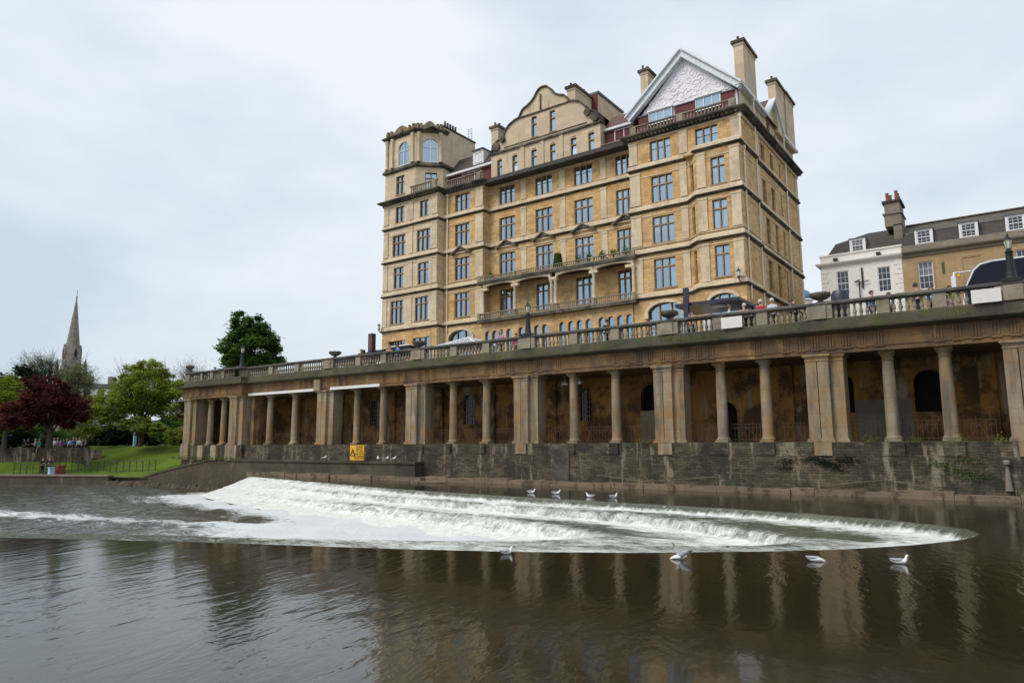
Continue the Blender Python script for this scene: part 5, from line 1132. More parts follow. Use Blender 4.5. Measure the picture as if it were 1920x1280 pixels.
# ---------------------------------------------------------------- people
def skinmesh(nodes, edges, name):
    me = bpy.data.meshes.new(name); me.from_pydata([n[0] for n in nodes], edges, []); o = bpy.data.objects.new(name, me); COL.objects.link(o)
    m = o.modifiers.new('s', 'SKIN'); m.use_smooth_shade = True
    for i, n in enumerate(nodes):
        sv = me.skin_vertices[0].data[i]; r_ = n[1]; sv.radius = r_ if isinstance(r_, tuple) else (r_, r_); sv.use_root = (i == 0)
    s2 = o.modifiers.new('ss', 'SUBSURF'); s2.levels = 1; s2.render_levels = 1
    bpy.context.view_layer.update()
    r2 = bpy.data.meshes.new_from_object(o.evaluated_get(bpy.context.evaluated_depsgraph_get())); r2.name = name
    for p in r2.polygons: p.use_smooth = True
    COL.objects.unlink(o); bpy.data.objects.remove(o); return r2
POSES = {}
def pose(k, arms, legs, lean=0):
    """arms: ((elbow, wrist) L, R); legs: ((knee, ankle) L, R)  coordinates in metres, facing -Y"""
    ly = lean
    N_ = [((0, 0, .95), (.15, .11)), ((0, ly*.4, 1.15), (.14, .1)), ((0, ly*.8, 1.36), (.18, .11)), ((0, ly, 1.49), .055), ((0, ly*1.1-.01, 1.57), .07), ((0, ly*1.15-.015, 1.66), .095), ((0, ly*1.15, 1.74), .07)]
    E_ = [(0, 1), (1, 2), (2, 3), (3, 4), (4, 5), (5, 6)]
    jk = [(p, (r_[0]*1.13, r_[1]*1.18) if isinstance(r_, tuple) else r_) for p, r_ in N_[:3]]+[((0, ly, 1.46), .075)]
    je = [(0, 1), (1, 2), (2, 3)]; tr_ = [((0, 0, .98), (.165, .125))]; te = []
    for sx, (el, wr_) in zip((-1, 1), arms):
        sh_ = (sx*.18, ly*.85, 1.38); b = len(N_); hd = tuple(wr_[i]+(wr_[i]-el[i])*.34 for i in range(3))
        fg = tuple(wr_[i]+(wr_[i]-el[i])*.6 for i in range(3)); th = (wr_[0]+sx*.02, wr_[1]-.06, wr_[2]-.05)
        N_ += [(sh_, .062), (el, .045), (wr_, .03), (hd, (.036, .02)), (fg, .012), (th, .012)]; E_ += [(2, b), (b, b+1), (b+1, b+2), (b+2, b+3), (b+3, b+4), (b+2, b+5)]
        for q in (-.03, -.01, .012): 
            N_.append(((hd[0]+q*.4, hd[1]+q, hd[2]-.07), .009)); E_.append((b+3, len(N_)-1))
        b = len(jk); jk += [(sh_, .08), (el, .062), (wr_, .045)]; je += [(2, b), (b, b+1), (b+1, b+2)]
    for sx, (kn, an) in zip((-1, 1), legs):
        hp = (sx*.095, 0, .9); b = len(N_); N_ += [(hp, .09), (kn, .06), (an, .04), ((an[0], an[1]-.14, .035), (.045, .03))]; E_ += [(0, b), (b, b+1), (b+1, b+2), (b+2, b+3)]
        b = len(tr_); tr_ += [(hp, .105), (kn, .078), ((an[0], an[1], an[2]+.03), .06)]; te += [(0, b), (b, b+1), (b+1, b+2)]
    body = skinmesh(N_, E_, 'body'); jacket = skinmesh(jk, je, 'jacket'); trous = skinmesh(tr_, te, 'trousers')
    h = MB(); hx, hy, hz = 0, ly*1.15+.01, 1.67; vs = []
    for j in range(7):
        th = j/6*math.pi*.62
        for i in range(12):
            a_ = 2*math.pi*i/12; dp = 1.0 if math.sin(a_) > -.35 else .62
            tt = th*dp; vs.append((hx+.112*math.sin(tt)*math.cos(a_), hy+.122*math.sin(tt)*math.sin(a_), hz+.128*math.cos(tt)))
    h.add(vs, [(j*12+i, j*12+(i+1) % 12, (j+1)*12+(i+1) % 12, (j+1)*12+i) for j in range(6) for i in range(12)])
    ho_ = h.build('hair', M['iron'], smooth=True); hm = ho_.data; bpy.data.objects.remove(ho_)
    f_ = MB(); f_.lathe((0, hy-.125, 1.635), [(.016, 0), (.014, .03), (.006, .055)], 6); fo_ = f_.build('nose', M['iron']); fm_ = fo_.data; bpy.data.objects.remove(fo_)
    e_ = MB(); e_.lathe((-.035, hy-.108, 1.675), [(.008, -.008), (.012, 0), (.008, .008)], 6); e_.lathe((.035, hy-.108, 1.675), [(.008, -.008), (.012, 0), (.008, .008)], 6); eo_ = e_.build('eyes', M['iron']); em_ = eo_.data; bpy.data.objects.remove(eo_)
    for me in (body, jacket, trous):
        me.materials.clear(); me.materials.append(M['iron'])
    POSES[k] = (body, jacket, trous, hm, fm_, em_)
leg = ((-.1, -.01, .5), (-.11, .02, .08)); legr = ((.1, -.01, .5), (.11, .02, .08))
pose('stand', (((-.25, .03, 1.12), (-.24, -.04, .88)), ((.25, .03, 1.12), (.24, -.04, .88))), (leg, legr))
pose('hold', (((-.25, .0, 1.13), (-.1, -.25, 1.18)), ((.25, .0, 1.13), (.1, -.25, 1.2))), (leg, legr))
pose('walk', (((-.24, .1, 1.13), (-.23, .14, .9)), ((.24, -.1, 1.13), (.23, -.24, .95))), (((-.09, -.14, .52), (-.09, -.2, .08)), ((.09, .03, .52), (.09, .26, .14))))
pose('lean', (((-.26, -.12, 1.15), (-.22, -.36, 1.08)), ((.26, -.12, 1.15), (.22, -.36, 1.08))), (leg, legr), -.14)
CM = {}
def cmat(c):
    if c not in CM: CM[c] = plain('cloth', c, .85, var=.1, scale=9)
    return CM[c]
SK = [plain('skin', (.5, .3, .22), .6, var=.05), plain('skin', (.36, .2, .13), .6, var=.05)]
HR = {'dark': plain('hair', (.03, .022, .018), .7), 'brown': plain('hair', (.1, .06, .035), .7), 'white': plain('hair', (.6, .58, .55), .8), 'fair': plain('hair', (.4, .3, .16), .7), 'grey': plain('hair', (.3, .29, .28), .8)}
def person(loc, rz, k, top, bottom, hair, label, group, s=1.0, skin=0):
    t = thing('person', loc, label, 'person', group, rz); t.scale = (s, s, s)
    for me, nm, mt in zip(POSES[k], ('body', 'jacket', 'trousers', 'hair', 'nose', 'eyes'), (SK[skin], cmat(top), cmat(bottom), HR[hair], SK[skin], HR['dark'])):
        o = bpy.data.objects.new(nm, me); COL.objects.link(o); o.parent = t; o.material_slots[0].link = 'OBJECT'; o.material_slots[0].material = mt
    return t
RD, BL, NV, BK, WT, GY_, PK, TL, GN, TN = (.45, .02, .05), (.05, .2, .5), (.015, .025, .07), (.012, .012, .014), (.7, .7, .7), (.2, .2, .21), (.6, .05, .25), (.02, .2, .22), (.05, .12, .05), (.3, .22, .14)
TZ = 5.39
GP = 'people on the terrace behind the balustrade'
PT = [(-15.15, 36.6, 2.6, 'stand', GY_, BK, 'fair', 'person with pale hair and grey top left of the canopy post', .98), (-14.6, 37.0, .4, 'hold', RD, NV, 'dark', 'dark haired person in a red jacket seen through the balusters below the canopy', .93), (-14.2, 36.4, -.5, 'stand', (.6, .3, .15), NV, 'dark', 'dark haired person in an orange top beside the one in red below the canopy', .92),
    (-12.2, 36.5, 2.0, 'walk', (.5, .62, .6), NV, 'brown', 'brown haired person in a pale top just left of the white board', 1.0), (-11.45, 36.6, -1.5, 'stand', (.35, .3, .33), BK, 'white', 'white haired person in a grey purple top above the left white board', 1.0), (-10.85, 36.9, .3, 'hold', TL, BK, 'dark', 'person in a teal jacket right of the left white board', .97),
    (-10.5, 36.3, 3.0, 'stand', RD, BK, 'white', 'white haired person in a bright red jacket seen from behind', 1.02), (-9.95, 36.4, 3.2, 'stand', (.55, .6, .75), BK, 'white', 'white haired person in a pale blue shirt right of the red jacket', 1.03), (-8.95, 36.6, 1.6, 'walk', NV, BK, 'brown', 'person in a navy coat right of the hotel corner', 1.0),
    (-5.4, 36.6, 1.2, 'stand', BL, NV, 'dark', 'dark haired person in blue below the right window of the white house', .93), (-4.75, 37.2, 2.2, 'walk', WT, NV, 'brown', 'person in white walking behind the balusters below the white house corner', .9), (-3.55, 36.5, 2.4, 'stand', TN, NV, 'dark', 'dark haired person in tan below the stone house window', .98), (-3.0, 37.0, .4, 'hold', (.2, .5, .75), BK, 'brown', 'person in a light blue top behind balusters left of the coach', .9), (-2.3, 37.4, .9, 'walk', (.3, .35, .1), (.35, .15, .3), 'dark', 'person in an olive top close to the front of the coach', .9),
    (-37.7, 36.6, .8, 'hold', (.6, .25, .2), NV, 'fair', 'fair haired person in a red and white top in front of the blue awning', 1.02), (-36.75, 36.5, 2.9, 'stand', (.05, .2, .42), NV, 'dark', 'dark haired person in a blue jacket left of the urn under the tower', 1.02), (-27.3, 36.5, .2, 'stand', (.35, .15, .35), BK, 'grey', 'person in a purple top left of the middle street lamp', 1.03), (-26.6, 37.2, .2, 'stand', PK, BK, 'dark', 'person in pink beside the purple top, left of the middle street lamp', .97),
    (-19.5, 36.5, -2.2, 'walk', BK, BK, 'dark', 'person in black walking alone right of the middle street lamp', 1.0), (-40.6, 36.4, 1.2, 'lean', (.3, .12, .12), BK, 'fair', 'person bending over the rail right of the far urn', .97)]
for x, y, rz, k, tp, bt, hr, lb, s_ in PT: person((x, y, TZ), rz, k, tp, bt, hr, lb, GP, s_)
# two anglers by the river and the crowd in the park
p0 = dirpx(83, 86.5, -2.95); person(p0, 1.8, 'hold', BK, BK, 'dark', 'person in black standing at the left of the pair on the riverside path', 'pair on the riverside path', 1.0)
p0 = dirpx(96, 86.5, -2.95); person(p0, 1.2, 'hold', BK, NV, 'brown', 'person in a dark jacket with hands raised, right of the pair on the riverside path', 'pair on the riverside path', 1.0)
random.seed(77)
cr = [(45, BK), (52, NV), (66, (.3, .3, .35)), (73, TL), (101, WT), (107, (.1, .25, .35)), (113, PK), (119, BL), (125, (.1, .2, .35)), (131, WT), (137, BL), (142, NV), (148, WT), (154, BK), (160, GY_), (168, BK), (176, NV), (184, BK), (196, BK), (203, GY_), (210, WT), (217, BK), (222, NV), (232, BK), (252, (.05, .2, .45)), (272, NV), (280, BK)]
cn_ = {str(BK): 'black', str(NV): 'navy', str(WT): 'white', str(TL): 'teal', str(PK): 'bright pink', str(BL): 'blue', str(GY_): 'grey'}
ORD = 'first second third fourth fifth sixth seventh eighth ninth tenth eleventh twelfth thirteenth fourteenth fifteenth sixteenth seventeenth eighteenth nineteenth twentieth'.split()+['twenty-'+q for q in 'first second third fourth fifth sixth seventh'.split()]
for i, (px, c_) in enumerate(cr):
    d = 93+random.uniform(0, 5) if px < 165 else 104+random.uniform(0, 4)
    x, y, z = dirpx(px, d, -.97 if px < 165 else -.2); side = 'under the dark beech' if px < 100 else ('before the pale house' if px < 190 else 'under green trees')
    person((x, y, z), random.uniform(0, 6.3), random.choice(('stand', 'hold', 'walk', 'stand')), c_, random.choice((BK, NV, GY_)), random.choice(('dark', 'brown', 'fair', 'grey')),
        f"{ORD[i]} person from the left in the park crowd {side}, in {cn_.get(str(c_), 'dull blue')}", 'crowd in the park', random.uniform(.93, 1.05))

# ---------------------------------------------------------------- gulls
t = NT('gull_white'); t.set(Base_Color=(.8, .81, .82), Roughness=.7); M['gw'] = t.mat
t = NT('gull_grey'); t.set(Base_Color=(.36, .38, .4), Roughness=.7); M['gg'] = t.mat
t = NT('gull_dark'); t.set(Base_Color=(.06, .055, .055), Roughness=.7); M['gd'] = t.mat
t = NT('gull_beak'); t.set(Base_Color=(.45, .16, .04), Roughness=.5); M['gb'] = t.mat
# facing +X, waterline at z = 0, length .4
gb = {}
gb['swim'] = skinmesh([((-.02, 0, .045), (.075, .06)), ((-.12, 0, .055), (.05, .04)), ((-.21, 0, .075), (.022, .012)), ((.08, 0, .05), (.07, .058)), ((.125, 0, .1), (.035, .035)), ((.13, 0, .155), (.028, .028)), ((.15, 0, .178), (.032, .028)), ((.18, 0, .172), (.012, .012))], [(0, 1), (1, 2), (0, 3), (3, 4), (4, 5), (5, 6), (6, 7)], 'body')
gb['low'] = skinmesh([((-.02, 0, .05), (.078, .062)), ((-.12, 0, .06), (.05, .04)), ((-.2, 0, .085), (.022, .012)), ((.07, 0, .05), (.065, .055)), ((.13, 0, .035), (.035, .033)), ((.175, 0, .015), (.03, .028)), ((.2, 0, .005), (.012, .012))], [(0, 1), (1, 2), (0, 3), (3, 4), (4, 5), (5, 6)], 'body')
gb['stand'] = skinmesh([((-.02, 0, .15), (.065, .055)), ((-.11, 0, .12), (.04, .03)), ((-.18, 0, .1), (.02, .01)), ((.06, 0, .18), (.06, .05)), ((.09, 0, .235), (.032, .032)), ((.105, 0, .265), (.034, .03)), ((.14, 0, .26), (.01, .01))], [(0, 1), (1, 2), (0, 3), (3, 4), (4, 5), (5, 6)], 'body')
for k in gb: gb[k].materials.clear(); gb[k].materials.append(M['gw'])
def gull(loc, rz, k, label, group, s=1.0, wings=False):
    t = thing('gull', loc, label, 'gull', group, rz); t.scale = (s,)*3
    o = bpy.data.objects.new('body', gb[k]); COL.objects.link(o); o.parent = t
    def sub(mb, nm, mt, sm_=True):
        o = mb.build(nm, mt, smooth=sm_); o.parent = t; o.location = (0, 0, 0); return o
    zb = {'swim': .045, 'low': .05, 'stand': .15}[k]
    hx, hz = {'swim': (.185, .17), 'low': (.205, .005), 'stand': (.145, .257)}[k]
    sub(MB().tube((hx-.01, 0, hz), (hx+.035, 0, hz-.008), .009, .003, 6), 'beak', M['gb'])
    for sy in (-1, 1):
        if not wings:
            m_ = MB(); n = 9; vs = []
            for i in range(n+1):
                f = i/n; x = .06-.27*f; w_ = .052*math.sin(math.pi*min(1, f*.9+.12))**.6; zc = zb+.035+.02*f if k != 'stand' else zb+.03-.055*f
                vs += [(x, sy*(.02+.0*f), zc+.034-.02*f), (x, sy*(.045+.022*math.sin(math.pi*f)), zc+.012), (x, sy*(.05+.018*math.sin(math.pi*f)), zc-w_*.6), (x, sy*.02, zc-.01)]
            m_.add(vs, [(4*i+j, 4*i+4+j, 4*i+4+(j+1) % 4, 4*i+(j+1) % 4) for i in range(n) for j in range(4)]); sub(m_, 'wing', M['gg'])
        else:
            m_ = MB(); sp_ = [(0, 0, .0), (.13, .13, .13), (.3, .17, .12)] if sy < 0 else [(0, 0, 0), (.07, .16, .13), (.13, .3, .09)]
            pts = [(.02, .045, .1, .12), (-.07, .08, .2, .13), (-.18, .1, .25, .11), (-.31, .11, .235, .03)] if sy > 0 else [(.03, -.04, .1, .1), (.07, -.09, .18, .1), (.1, -.12, .26, .07), (.13, -.13, .34, .02)]
            vs = []; q_ = (-.03, -.1) if sy > 0 else (-.1, -.03)
            for x, y, z, c_ in pts:
                e_ = c_/.1; vs += [(x, y+.006, z), (x+q_[0]*e_, y+.004, z+q_[1]*e_), (x+q_[0]*e_, y-.004, z+q_[1]*e_), (x, y-.006, z)]
            m_.add(vs, [(4*i+j, 4*i+4+j, 4*i+4+(j+1) % 4, 4*i+(j+1) % 4) for i in range(3) for j in range(4)]+[(12, 13, 14, 15)]); sub(m_, 'wing', M['gg'])
            tp_ = MB(); x, y, z, c_ = pts[3]; x2, y2, z2, c2_ = pts[2]
            e_ = c2_/.1; tp_.tube(((x2+x)/2+q_[0]*e_*.35, (y2+y)/2, (z2+z)/2+q_[1]*e_*.35), (x+(x-x2)*.25, y, z+(z-z2)*.25), c2_*.3, .004, 6); sub(tp_, 'wing_tip', M['gd'], False)
    if not wings: sub(MB().lathe((-.19 if k != 'stand' else -.17, 0, zb+(.035 if k != 'stand' else -.045)), [(.018, -.01), (.02, 0), (.005, .012)], 6, 0, 2.2, 1), 'tail', M['gd'])
    if k == 'stand':
        for sy in (-1, 1): sub(MB().tube((0, sy*.025, .1), (.005, sy*.025, 0), .006, n=5).box(-.01, sy*.025-.018, 0, .04, sy*.025+.018, .006), 'leg', M['gb'], False)
    return t
WZ = -2.35
GS = 'gulls on the water'
gull((-5.93, 13.9, WZ), 3.55, 'low', 'gull splashing on the water with raised grey wings', GS, .85, True)
gull((-3.59, 15.14, WZ), .35, 'low', 'gull dipping its head, between the flapping gull and the swimming one', GS, .88)
gull((-2.2, 15.78, WZ), .45, 'swim', 'white gull with grey back swimming upright, rightmost in the foreground', GS, .88)
gull((-9.22, 12.52, WZ), 1.2, 'swim', 'small white gull at the lip of the weir, seen from behind', GS, .8)
for (x, y, rz, lb) in ((-19.1, 27.9, .3, 'leftmost of the four gulls on the far water above the weir'), (-17.75, 27.95, .5, 'second of the four gulls on the far water above the weir'), (-15.5, 27.1, 3.3, 'third of the four gulls on the far water above the weir'), (-14.5, 27.35, 1.0, 'rightmost of the four gulls on the far water above the weir')):
    gull((x, y, WZ), rz, 'swim', lb, 'gulls above the far arm of the weir', 1.1)
for (x, rz, lb) in ((-41.0, .8, 'white gull standing alone on the quay left of the yellow sign'), (-35.5, 2.4, 'white gull standing on the quay just right of the yellow sign'), (-34.6, 2.0, 'middle gull of the three standing right of the yellow sign'), (-34.0, .4, 'rightmost gull of the three standing right of the yellow sign')):
    gull((x, 33.6, -1.18), rz, 'stand', lb, 'gulls on the quay', 1.25)

# ---------------------------------------------------------------- trees and planting
def tree(name, loc, label, cat, crown, n, leaf_s, mat, trunk_h, tr_r, clumps=60, spread=.28, group=None, limbs=16, twigs=0, seed=1, fill=.75, flat=1.0):
    """crown: ellipsoids (dx, dy, dz, rx, ry, rz) relative to the base"""
    random.seed(seed); t = thing(name, loc, label, cat, group); X, Y, Z = loc
    tot = sum(e[3]*e[4]*e[5] for e in crown); cl = []
    for e in crown:
        for _ in range(max(2, int(clumps*e[3]*e[4]*e[5]/tot))):
            while True:
                v = Vector((random.gauss(0, 1), random.gauss(0, 1), random.gauss(0, 1)))
                if v.length > .1: break
            v.normalize(); r_ = random.uniform(.35, 1)**.5
            cl.append((Vector((e[0]+v.x*e[3]*r_*.85, e[1]+v.y*e[4]*r_*.85, e[2]+v.z*e[5]*r_*.85)), (e[3]*e[4]*e[5])**(1/3)*spread*random.uniform(.6, 1.35)))
    vs, fs = [], []
    for i in range(n):
        c_, r_ = random.choice(cl)
        p = c_+Vector((random.gauss(0, .5), random.gauss(0, .5), random.gauss(0, .38*flat)))*r_
        a_ = random.uniform(0, 6.283); ti = random.uniform(-1.1, 1.1); s_ = leaf_s*random.uniform(.6, 1.3)
        u = Vector((math.cos(a_), math.sin(a_), .3*math.sin(ti)))*s_; w_ = Vector((-math.sin(a_)*math.cos(ti), math.cos(a_)*math.cos(ti), math.sin(ti)))*s_*.6
        o = len(vs); p = p+Vector(loc); vs += [p-u, p-w_*.8, p+u, p+w_]; fs.append((o, o+1, o+2, o+3))
    m_ = MB(); m_.v = [tuple(v) for v in vs]; m_.f = [list(f) for f in fs]; m_.m = [0]*len(fs)
    org = Vector(loc); me = bpy.data.meshes.new('crown'); me.from_pydata([Vector(v)-org for v in m_.v], [], m_.f); me.materials.append(mat)
    o = bpy.data.objects.new('crown', me); COL.objects.link(o); o.parent = t; KID.setdefault(t.name, []).append(o)
    m_ = MB(); top = max(e[2]+e[5]*.5 for e in crown)
    pts = [Vector(loc)+Vector((random.uniform(-.1, .1)*k_, random.uniform(-.1, .1)*k_, (top if k_ == 4 else trunk_h+(top-trunk_h)*(k_-1)/3) if k_ else 0)) for k_ in range(5)]
    for k_ in range(4): m_.tube(pts[k_], pts[k_+1], tr_r*(1.15-.26*k_), tr_r*(1.15-.26*(k_+1)), 8)
    for i in range(limbs):
        c_ = cl[i % len(cl)][0]+Vector(loc); b = pts[1]+(pts[3]-pts[1])*random.random()**1.3; mid = (b+c_)/2+Vector((0, 0, -.12*(c_-b).length*random.random()))
        m_.tube(b, mid, tr_r*.42, tr_r*.25, 5, False); m_.tube(mid, c_, tr_r*.25, tr_r*.07, 5, False)
        for j in range(twigs):
            e_ = c_+Vector((random.gauss(0, 1), random.gauss(0, 1), random.gauss(.3, .8)))*1.1; q = mid+(c_-mid)*random.uniform(.2, 1); m_.tube(q, e_, tr_r*.1, tr_r*.02, 3, False)
            for _ in range(3): e2 = e_+Vector((random.gauss(0, .5), random.gauss(0, .5), random.gauss(.1, .5))); m_.tube(q+(e_-q)*random.uniform(.4, 1), e2, tr_r*.05, tr_r*.015, 3, False)
    m_.build('trunk', M['bark'], t)
    return t
G0 = 'trees in the park'
p0 = dirpx(459, 80, -.1); tree('round_tree', p0, 'round dense dark green tree rising behind the left end of the balustrade', 'tree', [(0, 0, 10.4, 3.4, 3.4, 3.6), (-1.9, 0, 8.8, 2.0, 2.4, 2.6), (2.3, .5, 9.0, 1.9, 2.2, 2.9), (-.9, 0, 13.1, 1.7, 2, 1.8), (1, 0, 12.4, 1.7, 2, 1.8), (0, 0, 7.4, 3.9, 3, 2.2)], 44000, .17, M['lf_dark'], 3.5, .35, 260, .19, G0, seed=2)
p0 = dirpx(263, 97, -.15); tree('spring_tree', p0, 'broad spring green tree left of the colonnade, tallest of the green ones', 'tree', [(0, 0, 6.6, 4.4, 4, 3.2), (-3.6, -2.2, 4.8, 3, 2.8, 2.9), (3.2, 2.5, 5.2, 3.2, 2.8, 3.2), (.8, .3, 9.0, 2.4, 2.6, 1.7), (-1.8, -1, 8.6, 1.7, 2, 1.6), (3.4, 4.0, 3.2, 2.4, 2.4, 2.4), (-2.8, -4.4, 3, 1.9, 2, 1.8), (2.6, 1.6, 7.8, 1.6, 1.6, 1.6)], 76000, .13, M['lf_green'], 2.2, .3, 560, .19, G0, 60, 4, seed=3)
p0 = dirpx(262, 89, -.2); tree('spreading_tree', p0, 'low spreading tree with layered yellow green branches in front of the tallest spring green tree', 'tree', [(-1.5, 0, 2.3, 3.0, 2, .7), (1.8, 0, 2.0, 3, 2, .75), (0, -.5, 2.9, 2.6, 1.6, .45), (3.8, 0, 1.5, 1.4, 1.4, .8)], 18000, .12, M['lf_mid'], 1.0, .16, 200, .2, G0, 24, 1, seed=4, flat=.5)
p0 = dirpx(92, 89, -.3); tree('copper_beech', p0, 'copper beech with dark red purple leaves and a dark trunk', 'tree', [(-.4, -.6, 4.6, 3.0, 2.8, 2.5), (-1.0, -2.4, 3.6, 2.1, 2.2, 1.9), (.6, 1.6, 3.9, 2.2, 2.4, 2.3), (-.4, -.8, 6.9, 1.9, 2.4, .9), (-1.2, -3.2, 2.4, 1.2, 1.4, .8), (0, .6, 6.0, 1.5, 1.6, 1)], 36000, .13, M['lf_purple'], 1.5, .34, 300, .19, G0, 26, 1, seed=5)
p0 = dirpx(84, 122, -.2); tree('bare_tree', p0, 'half bare tree with fine branches and pale buds left of the church spire', 'tree', [(-.8, -1.2, 10, 3, 3, 3.7), (1.6, 2.6, 9.3, 2.2, 2.6, 3.8)], 6500, .13, M['lf_pale'], 4, .3, 80, .32, G0, 60, 8, seed=6)
p0 = dirpx(134, 116, -.2); tree('budding_tree', p0, 'slender budding tree in front of the foot of the church spire', 'tree', [(0, 0, 8.2, 2.4, 2.4, 4.3), (.8, 0, 4.5, 2.6, 2.4, 3)], 9000, .12, M['lf_pale'], 2.5, .22, 80, .3, G0, 40, 5, seed=7)
p0 = dirpx(8, 97, -.3); tree('lime_tree', p0, 'bright lime green tree at the far left edge', 'tree', [(0, 0, 5.0, 3.2, 3, 3.2), (-3, 0, 4, 3, 3, 2.8)], 9000, .18, M['lf_lime'], 1.5, .25, 70, .26, G0, seed=8)
for i, (px, d, h, r_, lb) in enumerate(((28, 112, 10.6, 4.6, 'dark evergreen behind the lime green tree at the far left'), (60, 118, 9.6, 4, 'dark evergreen behind the copper beech'), (-20, 106, 9.5, 5, 'dark evergreen beyond the left edge of the lime green tree'))):
    p0 = dirpx(px, d, -.3); tree('evergreen_tree', p0, lb, 'tree', [(0, 0, h*.55, r_, r_, h*.42), (0, 0, h*.82, r_*.6, r_*.6, h*.2)], 9000, .26, M['lf_black'], 1, .3, 70, .3, 'evergreens behind the park', seed=20+i)
for i, (px, d, h, r_, lb, mt) in enumerate(((188, 112, 2.6, 2.6, 'dark bush left of the low spreading tree', 'lf_black'), (215, 104, 2.9, 2.8, 'dark bush behind the low spreading tree on its left', 'lf_black'), (250, 106, 3.2, 3, 'dark bush behind the trunk of the low spreading tree', 'lf_black'), (292, 101, 3, 2.8, 'dark bush behind the low spreading tree on its right', 'lf_black'), (326, 93, 2.9, 2.4, 'green bush beside the left end of the colonnade', 'lf_dark'), (338, 84, 2.0, 1.5, 'small yellow green bush touching the colonnade corner', 'lf_mid'), (20, 103, 2.6, 3, 'low dark bush at the far left behind the terrace wall', 'lf_black'), (70, 103, 2.4, 3, 'low dark bush behind the trunk of the copper beech', 'lf_dark'), (130, 109, 2.2, 3, 'low green bush behind the middle of the crowd', 'lf_mid'), (160, 120, 3.4, 3, 'tall pale bush below the pale terraced house', 'lf_pale'))):
    p0 = dirpx(px, d, -.2); tree('bush', p0, lb, 'bush', [(0, 0, h*.5, r_, r_, h*.55)], 4500, .17, M[mt], .3, .08, 40, .32, 'bushes in the park', 6, seed=40+i)
p0 = dirpx(352, 150, 0); tree('bare_tree', p0, 'pale leafless tree just visible over the left end of the balustrade', 'tree', [(0, 0, 12, 4, 3, 5)], 1200, .12, M['lf_pale'], 4, .25, 60, .3, G0, 50, 7, seed=9)
# weeds on the masonry
def weeds(P, label, mat='lf_mid', s=.05, n=160, r_=.3, at_=None):
    random.seed(int(abs(P[0][0]*10))); m_ = MB()
    for (x, y, z) in P:
        for _ in range(n):
            p = Vector((x+random.gauss(0, r_), y+random.gauss(0, .05), z+abs(random.gauss(0, .13)))); a_ = random.uniform(0, 6.3)
            u = Vector((math.cos(a_)*s, math.sin(a_)*s*.5, s*random.uniform(-.2, 1.2))); w_ = Vector((-math.sin(a_), math.cos(a_), .4))*s*.5
            m_.add([p-w_, p+u, p+w_], [(0, 1, 2)])
    o = m_.build('weeds', M[mat], at=P[0]); tag(o, label, 'weeds', kind='stuff'); return o
weeds([(-14.3, 34.05, 5.15), (-13.3, 34.05, 5.1), (-12.4, 34.05, 5.12)], 'green weeds on the mossy ledge below the balustrade at the canopy', r_=.4)
weeds([(-18.4, 34.1, 5.1), (-8.6, 34.0, 5.15), (-25.4, 34.05, 5.08), (-29.5, 34.05, 5.08), (-1.8, 34.05, 5.12)], 'sparse green tufts along the mossy cornice ledge', n=70, r_=.25)
weeds([(-16.2, 34.1, -.08), (-5.5, 34.15, -.06), (-2.2, 34.15, -.06), (-.9, 34.1, -.08), (-3.9, 34.1, -.1)], 'tufts growing at the feet of the columns', n=110, r_=.18)
weeds([(-7.9+0.25*i, 34.08, -.9-.1*(i % 5)) for i in range(7)]+[(-9.3, 34.08, -1.3), (-9.0, 34.08, -1.0)], 'dark creeper hanging on the rubble wall right of centre', 'lf_black', .07, 90, .25)
weeds([(-3.0, 34.08, -1.1), (-2.4, 34.08, -1.35), (-1.7, 34.08, -1.6), (-2.1, 34.08, -.9)], 'green creeper on the rubble wall near the overflow spout', 'lf_dark', .07, 110, .3)
weeds([(-61.5+1.3*i, 33.6, -1.25) for i in range(8)], 'weeds along the base of the pavilion plinths', 'lf_dark', .08, 90, .4)
weeds([(-58-.9*i, 33.95, -1.6-.15*i) for i in range(10)], 'rough grass behind the sloping river wall', 'lf_mid', .12, 160, .5)
db_ = MB(); db_.tube((-33.6, 28.5, -2.32), (-32.5, 28.3, -2.2), .05, .03, 6); db_.tube((-33.1, 28.4, -2.28), (-32.9, 28.2, -2.0), .03, .01, 5); db_.tube((-33.2, 28.4, -2.28), (-33.7, 28.1, -2.35), .03, .01, 5)
tag(db_.build('driftwood', M['bark'], at=(-33.1, 28.4, -2.35)), 'dark broken branch caught on the crest of the weir', 'branch')
db_ = MB(); db_.tube((-30.6, 31.6, -2.33), (-27.9, 31.9, -2.28), .1, .05, 7); db_.tube((-29.6, 31.7, -2.3), (-29.0, 32.3, -2.2), .05, .02, 5)
tag(db_.build('driftwood', M['ledge'], at=(-29.3, 31.7, -2.35)), 'reddish brown log floating between the weir crest and the quay', 'log')
